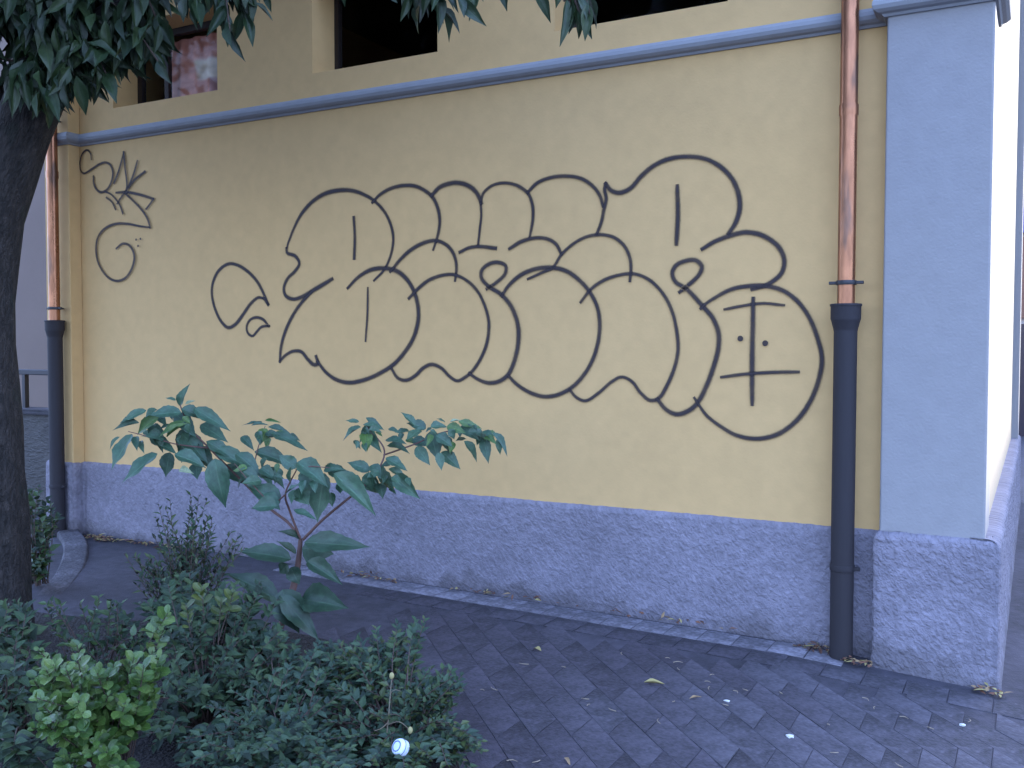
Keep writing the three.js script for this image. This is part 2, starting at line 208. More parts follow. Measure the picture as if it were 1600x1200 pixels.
// ---------------------------------------------------------------- pavement of slanted blocks with a pale border row by the wall
{
  const pavement = new THREE.Group(); pavement.userData.kind = 'structure'; pavement.name = 'pavement'; scene.add(pavement);
  const G = 0.0009, B = 0.002;
  const prism = (pts, sh) => { // pts: plan outline x, z
    const s = new THREE.Shape(pts.map(([x, z]) => new THREE.Vector2(x, -z)));
    const g = new THREE.ExtrudeGeometry(s, { depth: 0.05, bevelEnabled: true, bevelSize: B, bevelThickness: B, bevelOffset: -B - G, bevelSegments: 1, curveSegments: 1 }).rotateX(-Math.PI / 2).translate(0, -0.05 - B, 0);
    const uv = g.attributes.uv; for (let i = 0; i < uv.count; i++) uv.setXY(i, uv.getX(i) + sh, uv.getY(i) + sh * 1.7);
    return g;
  };
  const w = 0.25, h = 0.215, slants = [0.13, 0.71, 0.37].map((sh) => prism([[-w / 2, -h / 2 - w / 2], [w / 2, -h / 2 + w / 2], [w / 2, h / 2 + w / 2], [-w / 2, h / 2 - w / 2]], sh));
  const squares = [0.22, 0.53].map((sh) => prism([[-0.093, -0.1], [0.093, -0.1], [0.093, 0.1], [-0.093, 0.1]], sh));
  const tone = (r, g, b) => std({ color: rgb(r, g, b), map: stoneMap, bumpMap: stoneBump, bumpScale: 0.004, roughness: 0.92 });
  const tones = [tone(0.074, 0.066, 0.083), tone(0.081, 0.073, 0.091), tone(0.090, 0.083, 0.102), tone(0.104, 0.098, 0.118), tone(0.120, 0.116, 0.138)], pale = [tone(0.37, 0.36, 0.395), tone(0.3, 0.29, 0.32), tone(0.24, 0.23, 0.255)];
  const spots = [];
  const inBed = (x, z) => z > 1.3 + Math.max(0, (x + 3.4) * 0.62) - (x < -3.6 ? 0.1 : 0);
  for (let row = -40; row < 40; row++) for (let k = -30; k < 30; k++) {
    const x = (k + (row % 2 ? 0.5 : 0)) * w, z = x + row * h + 1.24 + 0.4 - h / 2;
    if (x < -3.3 - 0.25 * N3(0, z * 2, 0) || x > 0.95 || z > 2.75 || z < (x > 0.12 ? -3.2 : 0.5)) continue;
    if (inBed(x, z - 0.25)) continue;
    spots.push([x, z, 0]);
  }
  for (let k = 0; k < 34; k++) for (const row of [0, 1]) {
    const x = 0.02 - 0.188 * k - 0.07 * row, z = row ? 0.352 : 0.147;
    if (x < -4.6 + 0.9 * row || (x > -0.8 && !row) || x > 0.9) continue;
    spots.push([x, z, row ? 2 : 1]);
  }
  const list = spots.map(([x, z, kind]) => { const s = seen(V(x, gy(x), z)); return { x, z, kind, near: s && s[0] > -60 && s[0] < 1660 && s[1] < 1260 ? V(x, 0, z).distanceTo(eye) : 999 }; }).sort((a, b) => a.near - b.near);
  const rest = [];
  list.forEach((p, i) => {
    const dirt = 0.5 + 0.9 * fbm3(p.x * 0.8, 3, p.z * 0.9, 3) + 0.16 * (rnd() - 0.5) + 0.4 * sstep(-1.3, 0.1, p.x) - 0.12 * sstep(-1, -2.4, p.x);
    const wear = clamp(Math.floor(clamp(dirt, 0, 0.999) * 5), 0, 4), g = p.kind ? squares[i % 2] : slants[i % 3];
    const worn = Math.hypot(p.x + 1.0, p.z - 0.66) < 0.14 || Math.hypot(p.x + 0.45, p.z - 0.5) < 0.1 , m = worn ? tones[4] : p.kind === 2 ? tones[clamp(wear + 1, 0, 4)] : p.kind ? pale[clamp(Math.floor(3 * (0.45 + 0.9 * N3(p.x * 1.3, 7, p.z)) + R(-0.5, 0.5)), 0, 2)] : tones[wear];
    const y = gy(p.x) + R(-0.001, 0.001);
    const mesh = new THREE.Mesh(g, m); mesh.position.set(p.x, y, p.z); mesh.rotation.set(R(-1, 1) * 0.003, R(-1, 1) * 0.008, -Math.atan(p.x > -1.1 ? 0.06 : 0.013) + R(-1, 1) * 0.003);
    if (i < 300 && p.near < 900) { shade(mesh).name = 'paver'; pavement.add(mesh); }
    else { mesh.updateMatrix(); rest.push(g.clone().applyMatrix4(mesh.matrix)); }
  });
  part('paver_field', merge(rest), tones[2], pavement, { kind: 'stuff' });
}

// ---------------------------------------------------------------- the yellow building
const building = thing('yellow_building', 'yellow plastered building with grey corner pilaster and rough grey base, sprayed with graffiti', 'building', [-3.5, 0, 0]);
const WIN = [[-6.44, -5.31], [-4.416, -3.39], [-2.56, -1.51]], WY0 = 3.435, WY1 = 4.06;
{
  const b = building, off = (g) => g.translate(3.5, 0, 0);
  const s = new THREE.Shape([[-7.14, -0.4], [-0.21, -0.4], [-0.21, 6.9], [-7.14, 6.9]].map(([x, y]) => new THREE.Vector2(x, y)));
  for (const [x0, x1] of WIN) s.holes.push(new THREE.Path([[x0, WY0], [x0, WY1], [x1, WY1], [x1, WY0]].map(([x, y]) => new THREE.Vector2(x, y))));
  part('wall', off(new THREE.ExtrudeGeometry(s, { depth: 0.3, bevelEnabled: false }).translate(0, 0, -0.3)), M.yellow, b);
  // strip at the left end, its return face towards the window wall
  part('corner_strip', off(metre(new RoundedBoxGeometry(0.3, 7.3, 0.11, 2, 0.008).translate(-6.99, 3.25, 0.0545))), M.yellow, b);
  // side wall along the street, its far corner strip, and the hidden walls that close the building
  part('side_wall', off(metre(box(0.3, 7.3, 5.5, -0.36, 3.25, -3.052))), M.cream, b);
  part('corner_strip', off(box(0.34, 7.3, 0.5, -0.32, 3.25, -6.05)), M.grey, b);
  part('back_wall', off(merge([box(6.4, 7.3, 0.3, -3.7, 3.25, -6.15), box(0.3, 7.3, 5.7, -6.99, 3.25, -3.152)])), M.yellow, b);
  part('roof', off(merge([box(8.0, 0.22, 7.3, -3.65, 7.02, -2.95), box(8.3, 0.1, 7.6, -3.65, 7.18, -2.95)])), M.trim, b);
  part('floor_slab', off(box(6.3, 0.2, 5.4, -3.68, 5.2, -3.1)), M.dark, b);
  // grey pilaster at the corner
  part('pilaster', off(metre(new RoundedBoxGeometry(0.48, 7.3, 0.42, 3, 0.012).translate(-0.44, 3.25, -0.11))), M.grey, b);
  // string course: rolled moulding that runs along the wall and breaks round strip and pilaster
  const prof = [[-0.02, 3.172], [0.012, 3.172], [0.02, 3.184], [0.038, 3.19], [0.054, 3.202], [0.062, 3.22], [0.06, 3.24], [0.05, 3.256], [0.028, 3.265], [-0.02, 3.275]];
  const plan = [[-7.16, 0.11], [-6.838, 0.11], [-6.838, 0.0], [-0.682, 0.0], [-0.682, 0.1], [-0.2, 0.1], [-0.2, -0.33]];
  const P = [], U = [], I = []; const nP = prof.length;
  const nrm = (a, c) => { const dx = c[0] - a[0], dz = c[1] - a[1], l = Math.hypot(dx, dz); return [-dz / l, dx / l]; };
  plan.forEach((p, i) => {
    const n0 = i ? nrm(plan[i - 1], p) : null, n1 = i < plan.length - 1 ? nrm(p, plan[i + 1]) : null, a = n0 ?? n1, c = n1 ?? n0;
    const mx = n0 && n1 ? a[0] + c[0] : a[0], mz = n0 && n1 ? a[1] + c[1] : a[1];
    for (const [o, y] of prof) { P.push(p[0] + mx * o + 3.5, y + (i >= 4 ? 0.012 : 0), p[1] + mz * o); U.push(p[0] - p[1], y); }
  });
  // outward is +z on the front
  for (let i = 0; i < plan.length - 1; i++) for (let j = 0; j < nP - 1; j++) { const a = i * nP + j, c = a + nP; I.push(a, c, a + 1, a + 1, c, c + 1); }
  let g = new THREE.BufferGeometry(); g.setAttribute('position', new THREE.Float32BufferAttribute(P, 3)); g.setAttribute('uv', new THREE.Float32BufferAttribute(U, 2)); g.setIndex(I); g = g.toNonIndexed(); g.computeVertexNormals();
  part('string_course', g, M.trim, b);
  // second, thinner fillet on the pilaster
  part('capital_moulding', off(merge([rbox(0.56, 0.03, 0.05, -0.44, 3.30, 0.115), rbox(0.05, 0.03, 0.4, -0.185, 3.30, -0.08)])), M.trim, b);
  // rough-cast base, swept along the plan with a rounded top edge
  const sweep = (plan, top, amp, foot) => {
    const pts = [], step = 0.013; let run = 0;
    for (let i = 0; i < plan.length - 1; i++) { const a = plan[i], c = plan[i + 1], l = Math.hypot(c[0] - a[0], c[1] - a[1]), n = nrm(a, c), k = Math.max(2, Math.ceil(l / step)); for (let q = 0; q < k; q++) { const t = q / k; pts.push([lerp(a[0], c[0], t), lerp(a[1], c[1], t), n[0], n[1], run + t * l]); } run += l; }
    const z = pts[pts.length - 1]; pts.push([plan[plan.length - 1][0], plan[plan.length - 1][1], z[2], z[3], run]);
    for (const q of pts) { q[5] = q[2]; q[6] = q[3]; }
    for (let i = 1; i < pts.length - 1; i++) { let sx = 0, sz = 0; for (let k = -2; k <= 2; k++) { const q = pts[clamp(i + k, 0, pts.length - 1)]; sx += q[2]; sz += q[3]; } const l = Math.hypot(sx, sz) || 1; pts[i][5] = sx / l; pts[i][6] = sz / l; }
    const rows = []; for (let y = -0.34; y < top - 0.03; y += step) rows.push([0, y]); rows.push([-0.001, top - 0.03], [-0.004, top - 0.018], [-0.011, top - 0.008], [-0.02, top - 0.002], [-0.034, top + 0.003], [-0.06, top + 0.006], [-0.13, top + 0.008]);
    const P = [], U = [], I = [], K = [], n = rows.length;
    pts.forEach((q) => rows.forEach(([o, y], j) => {
      const u = q[4], sm = foot ? sstep(0.0, 0.09, y - gy(q[0])) : 1, edge = j > n - 3 ? 0.2 : 1;
      const d = amp * edge * (0.35 + 0.65 * sm) * (1.4 * fbm3(u * 22 + 5 * y, y * 26 - 9 * u, q[1] * 3, 3) + 0.9 * Math.max(0, N3(u * 60, y * 52 + u * 22, 2)) + 0.9 * N3(u * 3, y * 3, 1)) + (foot ? 0.012 * (1 - sm) : 0);
      const corner = Math.abs(q[5] - q[2]) + Math.abs(q[6] - q[3]) > 0.05 ? -0.008 : 0;
      P.push(q[0] + q[5] * (o + d + corner) + 3.5, y + (j > n - 5 ? amp * 0.8 * N3(u * 25, 4, 1) : 0), q[1] + q[6] * (o + d + corner)); U.push(u, y); const gh = y - gy(q[0]), dirt = sstep(0.11, 0.0, gh + 0.1 * N3(u * 5, gh * 6, 4) + 0.05 * N3(u * 23, gh * 14, 8)), tone = (1 + 0.16 * fbm3(u * 1.1, y * 1.6, 5, 3)) * (1 - 0.32 * dirt) * (1 - 0.12 * sstep(0.2, 0.5, fbm3(u * 2.2, y * 0.8, 9, 3))); K.push(tone, tone * (1 - 0.02 * dirt), tone * (1 - 0.06 * dirt));
    }));
    for (let i = 0; i < pts.length - 1; i++) for (let j = 0; j < n - 1; j++) { const a = i * n + j, c = a + n; I.push(a, c, a + 1, a + 1, c, c + 1); }
    const g = new THREE.BufferGeometry(); g.setAttribute('position', new THREE.Float32BufferAttribute(P, 3)); g.setAttribute('uv', new THREE.Float32BufferAttribute(U, 2)); g.setAttribute('color', new THREE.Float32BufferAttribute(K, 3)); g.setIndex(I); g.computeVertexNormals(); return g;
  };
  part('rough_base', sweep([[-7.16, 0.13], [-6.825, 0.13], [-6.825, 0.022], [-0.69, 0.022]], 0.615, 0.0048, false), M.rough, b);
  part('pilaster_base', sweep([[-0.704, -0.02], [-0.704, 0.14], [-0.13, 0.14], [-0.13, -6.35]], 0.627, 0.0065, true), M.rough, b);
  // windows set deep in the wall
  WIN.forEach(([x0, x1], i) => {
    const w = x1 - x0, cx = (x0 + x1) / 2, h = WY1 - WY0, t = i ? 0.035 : 0.05, z = -0.262;
    const f = part('window', off(merge([box(w, t, 0.045, cx, WY0 + t / 2, z), box(w, t, 0.045, cx, WY1 - t / 2, z), box(t, h - 2 * t, 0.045, x0 + t / 2, WY0 + h / 2, z), box(t, h - 2 * t, 0.045, x1 - t / 2, WY0 + h / 2, z), ...(i ? [] : [box(0.04, h - 2 * t, 0.04, x0 + 0.33, WY0 + h / 2, z)])])), M.wood, b, i === 0 ? { label: 'window with pink and cream inside' } : undefined);
    const glass = new THREE.MeshPhysicalMaterial({ color: rgb(0.9, 0.92, 0.92), roughness: 0.04, transmission: 1, thickness: 0, ior: i ? 1.12 : 1.25 });
    part('pane', off(new THREE.PlaneGeometry(w - 2 * t, h - 2 * t).translate(cx, WY0 + h / 2, z + 0.004)), glass, f);
    if (i === 0) {
      const cm = tex(128, (x, y) => { const u = x / 128, v = y / 128 + 0.04 * (nBig[y * 4 * 512 + x * 4] - 0.5), n = 0.24 * (nMid[y * 4 * 512 + x * 4] - 0.5); const cream = sstep(0.42, 0.5, u + 0.25 * v) * sstep(0.3, 0.36, v) * (1 - sstep(0.6, 0.68, v)), low = sstep(0.36, 0.3, v) * sstep(0.5, 0.55, u); return [0.86 + n + 0.1 * cream - 0.1 * low, 0.6 + n + 0.34 * cream, 0.52 + n + 0.34 * cream + 0.1 * low]; }, true);
      const cg = new THREE.PlaneGeometry(0.82, 0.52, 40, 6); const p = cg.attributes.position; for (let k = 0; k < p.count; k++) p.setZ(k, 0.012 * Math.sin(p.getX(k) * 40) + 0.01 * N3(p.getX(k) * 6, p.getY(k) * 6, 0)); cg.computeVertexNormals();
      part('curtain', off(cg.translate(cx + 0.14, WY0 + 0.3, z - 0.06)), std({ map: cm, color: rgb(0.85, 0.74, 0.7), side: THREE.DoubleSide }), f);
    }
  });
}

// ---------------------------------------------------------------- graffiti: sprayed strokes lying on the plaster
{
  const sprayAlpha = tex(256, (x, y) => { const v = Math.abs((y + 0.5) / 32 - 1), n = nFine[(y * 6 % 512) * 512 + x * 2] - 0.5; return Math.pow(sstep(1.0, 0.3, v + 0.5 * n * sstep(0.3, 0.9, v)), 1.15) * (0.9 + 0.34 * (nBig[((x * 2) % 512) * 512 + 40] - 0.5)); }, false, 1, 1, 64);
  M.paint.alphaMap = sprayAlpha;
  let layer = 0;
  const ribbon = ([mm, text]) => {
    const v = text.split(' ').map(Number), pts = []; for (let i = 0; i < v.length; i += 2) pts.push(V(v[i] / 100, v[i + 1] / 100, 0));
    const curve = new THREE.CatmullRomCurve3(pts, false, 'centripetal'), L = curve.getLength(), n = Math.max(3, Math.ceil(L / 0.014)), P = [], U = [], I = [], z = 0.0022 + 0.00022 * layer++, w0 = mm / 1000 * 1.5, sd = layer * 3.7;
    for (let i = 0; i <= n; i++) {
      const t = i / n, p = curve.getPointAt(t), d = curve.getTangentAt(t), w = w0 * 0.5 * (1 + 0.34 * N3(t * L * 1.7, sd, 0) + 0.06 * N3(t * L * 14, sd, 3)) * (L > 0.3 ? 1 - 0.22 * Math.pow(Math.abs(2 * t - 1), 8) : 1);
      const e = i === 0 ? -w * 0.7 : i === n ? w * 0.7 : 0;
      P.push(p.x - d.y * w + d.x * e, p.y + d.x * w + d.y * e, z, p.x + d.y * w + d.x * e, p.y - d.x * w + d.y * e, z); U.push(t * L * 1.6 + sd, 1, t * L * 1.6 + sd, 0);
    }
    for (let i = 0; i < n; i++) { const a = 2 * i; I.push(a, a + 1, a + 2, a + 2, a + 1, a + 3); }
    const g = new THREE.BufferGeometry(); g.setAttribute('position', new THREE.Float32BufferAttribute(P, 3)); g.setAttribute('uv', new THREE.Float32BufferAttribute(U, 2)); g.setIndex(I); g.computeVertexNormals(); return g;
  };
  const put = (name, label, list, x) => { const o = thing(name, label, 'graffiti', [x, 0, 0]); for (const s of list) { const v = s[1].split(' ').map(Number); if (v.length === 4 && Math.hypot(v[0] - v[2], v[1] - v[3]) < 5.5) { const g = new THREE.CircleGeometry(s[0] / 1000 * 0.52, 14), u = g.attributes.uv; for (let i = 0; i < u.count; i++) u.setXY(i, 0.3, 0.5); part('painted_dot', g.translate((v[0] + v[2]) / 200 - x, (v[1] + v[3]) / 200, 0.003 + 0.0002 * layer++), M.paint, o); } else part('painted_stroke', ribbon(s).translate(-x, 0, 0), M.paint, o); } return o; };
  put('graffiti', 'large black bubble-letter graffiti outline with a small face, across the middle of the yellow wall', PIECE, -2.9);
  put('graffiti', 'small thin black graffiti tag ending in a spiral, by the left drainpipe', TAG, -6.4).position.x += 0.02;
}

// ---------------------------------------------------------------- drainpipes: copper above, cast iron boot below
function drainpipe(label, x, z, ySocket, yFoot, yBracket, joints) {
  const d = thing('drainpipe', label, 'drainpipe', [x, 0, z], 'copper and iron drainpipes on the yellow wall');
  const lathe = (pts) => new THREE.LatheGeometry(pts.map(([r, y]) => new THREE.Vector2(r, y)), 40);
  const top = 6.85, g = lathe([[0.043, ySocket - 0.02], ...joints.flatMap((y) => [[0.043, y - 0.006], [0.0475, y], [0.0475, y + 0.05], [0.0432, y + 0.056]]), [0.043, top]]);
  const uv = g.attributes.uv, ps = g.attributes.position; for (let i = 0; i < uv.count; i++) uv.setXY(i, uv.getX(i), ps.getY(i) * 0.6);
  part('copper_pipe', g, M.copper, d);
  part('iron_pipe', lathe([[0.057, yFoot], [0.057, ySocket - 0.14], [0.060, ySocket - 0.125], [0.070, ySocket - 0.085], [0.074, ySocket - 0.075], [0.074, ySocket - 0.012], [0.078, ySocket - 0.010], [0.078, ySocket], [0.072, ySocket + 0.002], [0.046, ySocket - 0.002]]), M.iron, d);
  for (const y of yBracket) part('bracket', merge([lathe([[0.0445, y - 0.011], [0.05, y - 0.011], [0.05, y + 0.011], [0.0445, y + 0.011]]), rbox(0.036, 0.016, 0.024, -0.066, y, 0, 0.003), rbox(0.036, 0.016, 0.024, 0.066, y, 0, 0.003), new THREE.CylinderGeometry(0.007, 0.007, z - 0.03, 8).rotateX(Math.PI / 2).translate(0, y, -z / 2 - 0.02)]), M.steel, d);
  const spike = part('bracket', merge([lathe([[0.058, 0.41], [0.062, 0.412], [0.062, 0.44], [0.058, 0.442]]), rbox(0.03, 0.018, 0.02, 0.072, 0.425, 0.0, 0.003)]), M.iron, d);
  return d;
}
drainpipe('copper drainpipe with dark iron lower half, beside the grey pilaster', -0.853, 0.115, 1.772, gy(-0.85) - 0.02, [1.88, 3.34], [2.72]);
drainpipe('copper drainpipe with dark iron lower half, at the left wall end', -6.93, 0.19, 1.762, 0.02, [1.86, 3.36], [2.9]);

// ---------------------------------------------------------------- leaf shapes: unit length along +y, unit width in x, face +z
function leafGeo(kind, curl, fold, wave, segs = 7) {
  const P = [], U = [], I = [], cols = [-1, -0.5, 0, 0.5, 1];
  for (let i = 0; i <= segs; i++) {
    const t = i / segs; let w = kind === 'round' ? Math.pow(Math.sin(Math.PI * Math.min(1, Math.pow(t, 1.25) * 0.97 + 0.03)), 0.62) : kind === 'lance' ? Math.pow(Math.sin(Math.PI * Math.pow(t, 0.8)), 1.15) : Math.pow(Math.sin(Math.PI * Math.pow(t, 0.68)), 1.02) * (1 - 0.35 * Math.pow(t, 5)) * (segs > 8 ? 1 + (i % 2 ? 0.035 : -0.035) : 1);
    if (i === segs) w = 0.01; if (i === 0) w = 0.05; w = Math.max(w, 0.02);
    for (const c of cols) { P.push(0.5 * w * c, t - 0.12 * curl * t * t, -curl * t * t * 0.5 + fold * w * Math.abs(c) * 0.5 + wave * w * Math.abs(c) * Math.sin(t * 11 + c * 2) * 0.3); U.push(0.5 + 0.5 * c, t); }
  }
  for (let i = 0; i < segs; i++) for (let j = 0; j < 4; j++) { const a = i * 5 + j, b = a + 5; I.push(a, a + 1, b, b, a + 1, b + 1); }
  const g = new THREE.BufferGeometry(); g.setAttribute('position', new THREE.Float32BufferAttribute(P, 3)); g.setAttribute('uv', new THREE.Float32BufferAttribute(U, 2)); g.setIndex(I); g.computeVertexNormals(); return g;
}
const LG = {
  ovate: [leafGeo('ovate', 0.25, 0.25, 0.1), leafGeo('ovate', 0.5, 0.35, 0.15), leafGeo('ovate', 0.1, 0.18, 0.2), leafGeo('ovate', 0.7, 0.3, 0.1)],
  serrate: [leafGeo('ovate', 0.3, 0.25, 0.1, 13), leafGeo('ovate', 0.55, 0.35, 0.14, 13), leafGeo('ovate', 0.15, 0.2, 0.16, 13), leafGeo('ovate', 0.75, 0.3, 0.1, 13), leafGeo('ovate', 0.4, 0.5, 0.12, 13)],
  lance: [leafGeo('lance', 0.3, 0.4, 0.15), leafGeo('lance', 0.6, 0.3, 0.25), leafGeo('lance', 0.1, 0.5, 0.1), leafGeo('lance', 0.9, 0.35, 0.2)],
  round: [leafGeo('round', 0.15, 0.25, 0.05, 6), leafGeo('round', -0.15, 0.3, 0.05, 6), leafGeo('round', 0.4, 0.15, 0.1, 6)],
  tiny: [leafGeo('ovate', 0.2, 0.3, 0, 3), leafGeo('ovate', 0.5, 0.2, 0, 3)],
};
const pick = (a) => a[Math.floor(rnd() * a.length)];
const mx = new THREE.Matrix4(), vX = V(), vY = V(), vZ = V();
function leafMatrix(base, axis, up, len, wid) { vY.copy(axis).normalize(); vZ.copy(up).addScaledVector(vY, -up.dot(vY)); if (vZ.lengthSq() < 1e-6) vZ.set(0.3, 0.2, 1).addScaledVector(vY, -vY.z); vZ.normalize(); vX.crossVectors(vY, vZ); mx.makeBasis(vX, vY, vZ).setPosition(base); return mx.clone().scale(V(wid, len, (len + wid) / 2)); }
function leafPart(parent, geo, mat, m, data) { const o = part('leaf', geo, mat, parent, data); m.decompose(o.position, o.quaternion, o.scale); return o; }
function leafStuff(parent, name, list, geos, mats) { // list of [matrix]; spread over geometries and materials, joined as instanced stuff
  const bins = new Map(); list.forEach((m) => { const g = pick(geos), t = pick(mats), k = geos.indexOf(g) + '/' + mats.indexOf(t); if (!bins.has(k)) bins.set(k, [g, t, []]); bins.get(k)[2].push(m); });
  for (const [g, t, ms] of bins.values()) { const o = new THREE.InstancedMesh(g, t, ms.length); ms.forEach((m, i) => o.setMatrixAt(i, m)); o.name = name; o.userData.kind = 'stuff'; shade(o); parent.add(o); }
}
function limbGeo(points, radii, sides = 10, rough = 0.06) {
  const c = new THREE.CatmullRomCurve3(points, false, 'centripetal'), n = Math.max(3, Math.ceil(c.getLength() / (radii[0] * 1.2 + 0.01))), fr = c.computeFrenetFrames(n, false), P = [], U = [], I = [];
  for (let i = 0; i <= n; i++) { const t = i / n, p = c.getPointAt(t), k = t * (radii.length - 1), a = Math.floor(k), r = lerp(radii[a], radii[Math.min(a + 1, radii.length - 1)], k - a);
    for (let j = 0; j <= sides; j++) { const th = j / sides * 2 * Math.PI, q = r * (1 + rough * 2 * N3(p.x * 3 + Math.cos(th) * 1.5, p.y * 2.5, Math.sin(th) * 1.5 + p.z) + rough * N3(Math.cos(th) * 4, p.y * 6, Math.sin(th) * 4)), x = Math.cos(th) * q, y = Math.sin(th) * q, nn = fr.normals[i], bb = fr.binormals[i]; P.push(p.x + nn.x * x + bb.x * y, p.y + nn.y * x + bb.y * y, p.z + nn.z * x + bb.z * y); U.push(j / sides, p.y); } }
  for (let i = 0; i < n; i++) for (let j = 0; j < sides; j++) { const a = i * (sides + 1) + j, b = a + sides + 1; I.push(a, b, a + 1, a + 1, b, b + 1); }
  const g = new THREE.BufferGeometry(); g.setAttribute('position', new THREE.Float32BufferAttribute(P, 3)); g.setAttribute('uv', new THREE.Float32BufferAttribute(U, 2)); g.setIndex(I); g.computeVertexNormals(); return g;
}
const rv = (s = 1) => V(R(-1, 1), R(-1, 1), R(-1, 1)).multiplyScalar(s);

// ---------------------------------------------------------------- the tree on the left
{
  const o = at(2, 1040, 5.0), tree = thing('street_tree', 'dark leafy tree with thick leaning trunk at the left, leaves hanging over the wall', 'tree', [o.x, gy(o.x), o.z]);
  const loc = (p) => p.clone().sub(tree.position), A = (x, y, d) => loc(at(x, y, d));
  part('trunk', limbGeo([A(4, 1075, 5), A(-6, 900, 5), A(-15, 700, 5), A(-24, 500, 5), A(-12, 350, 5), A(14, 260, 4.98), A(50, 165, 4.95), A(84, 60, 4.9), A(120, -120, 4.8), A(170, -420, 4.7)], [0.185, 0.165, 0.155, 0.148, 0.145, 0.145, 0.135, 0.115, 0.085, 0.04], 22, 0.07), M.bark, tree);
  const limbs = [[[50, 165, 4.95], [120, 60, 4.75], [240, -30, 4.5], [400, -110, 4.3]], [[30, 220, 4.97], [-40, 90, 5.1], [-120, -60, 5.2], [-200, -300, 5.3]], [[84, 60, 4.9], [260, -110, 4.5], [520, -170, 4.2], [700, -130, 4.1]], [[260, -110, 4.5], [560, -210, 3.9], [800, -150, 3.95], [900, -60, 4.0]], [[110, -80, 4.8], [100, -300, 4.2], [200, -600, 3.6]]];
  limbs.forEach((l, i) => part('limb', limbGeo(l.map((q) => A(...q)), [0.07 - 0.008 * i, 0.045, 0.03, 0.014], 9), M.bark, tree));
  const twigs = [], toCam = axF.clone().negate();
  const leaf = (base, dir, len, big) => leafMatrix(base, dir, V(0, 0.5, 0).add(toCam.clone().multiplyScalar(0.6)).add(rv(0.7)), len, len * R(0.25, 0.36));
  let parts = 0; const stuff = [];
  // twig with drooping leaves: start, tip; leaves along it
  const spray = (x0, y0, x1, y1, d, n, len, droop = 0.75) => {
    const a = A(x0, y0, d + R(-0.1, 0.1)), b = A(x1, y1, d + R(-0.15, 0.15)), m = a.clone().lerp(b, 0.5).add(V(0, 0.05, 0));
    twigs.push(limbGeo([a, m, b], [0.009, 0.006, 0.003], 5, 0)); const c = new THREE.CatmullRomCurve3([a, m, b]), dir = b.clone().sub(a).normalize();
    for (let i = 0; i < n; i++) { const p = c.getPoint(clamp(0.12 + 0.88 * (i + rnd() * 0.6) / n, 0, 1)), v = dir.clone().multiplyScalar(0.5).add(V(0, -droop, 0)).add(rv(0.55)); const ms = leaf(p, v, len * R(0.75, 1.2)); if (parts++ < 296) leafPart(tree, pick(LG.lance), pick(LM.tree), ms); else stuff.push(ms); }
  };
  for (const s of [[820, -60, 838, -8, 4.0, 3, 0.16, 1], [840, -30, 896, 12, 4.0, 3, 0.13, 0.4], [880, 0, 908, 28, 4.0, 4, 0.18, 1.1], [900, -20, 922, 22, 4.02, 4, 0.17, 0.9], [860, -60, 880, -18, 4.0, 4, 0.13, 0.5],
    [640, -70, 660, 0, 4.15, 9, 0.16], [660, -60, 690, 18, 4.1, 10, 0.16], [680, -60, 720, 8, 4.1, 9, 0.15], [690, -80, 752, -14, 4.1, 9, 0.15], [650, -70, 640, 0, 4.2, 8, 0.14], [740, -70, 785, -30, 4.1, 6, 0.13], [560, -60, 600, -22, 4.2, 5, 0.13],
    [470, -80, 500, -30, 4.3, 6, 0.14], [500, -80, 540, -34, 4.3, 5, 0.13], [420, -60, 450, -28, 4.3, 5, 0.13],
    [300, -60, 305, 10, 4.4, 12, 0.16], [310, -60, 350, 18, 4.4, 14, 0.17], [330, -60, 385, 30, 4.35, 12, 0.17], [340, -60, 360, 55, 4.4, 11, 0.16], [350, -50, 400, 10, 4.35, 9, 0.14], [280, -40, 290, 0, 4.4, 8, 0.14], [360, -40, 415, -8, 4.35, 6, 0.13],
    [150, -10, 225, 70, 4.6, 13, 0.17], [140, 20, 200, 95, 4.6, 13, 0.17], [200, -30, 245, 30, 4.55, 9, 0.15], [120, 60, 150, 130, 4.7, 12, 0.16], [120, 60, 168, 120, 4.65, 10, 0.17], [80, 80, 120, 130, 4.7, 9, 0.15], [180, 40, 250, 100, 4.55, 9, 0.14],
    [60, -20, 160, 40, 4.6, 13, 0.18], [40, -20, 110, 60, 4.7, 13, 0.18], [10, 30, 80, 90, 4.7, 13, 0.18], [0, 90, 50, 140, 4.75, 10, 0.17], [-30, -10, 30, 20, 4.7, 9, 0.17]]) spray(...s);
  part('twig', merge(twigs), M.twig, tree);
  // dense inner foliage above the trunk, and the crown that goes on above and beside the picture
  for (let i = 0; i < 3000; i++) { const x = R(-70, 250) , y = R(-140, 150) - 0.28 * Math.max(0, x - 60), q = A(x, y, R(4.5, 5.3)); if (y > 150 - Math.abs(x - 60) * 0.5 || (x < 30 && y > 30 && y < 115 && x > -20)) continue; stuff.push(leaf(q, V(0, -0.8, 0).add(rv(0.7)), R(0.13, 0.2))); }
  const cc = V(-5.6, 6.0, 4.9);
  for (let i = 0; i < 26000; i++) { const v = rv(); if (v.lengthSq() > 1 || v.lengthSq() < R(0, 0.35)) continue; if (fbm3(v.x * 3, v.y * 3, v.z * 3, 2) < -0.1) continue; const q = V(cc.x + v.x * 4.9, cc.y + v.y * 3.0, cc.z + v.z * 4.6), s = seen(q); if (q.z < 0.25 || (s && s[0] > -80 && s[0] < 1680 && s[1] > -60)) continue; stuff.push(leaf(loc(q), V(0, -0.7, 0).add(rv(0.8)), R(0.18, 0.3))); }
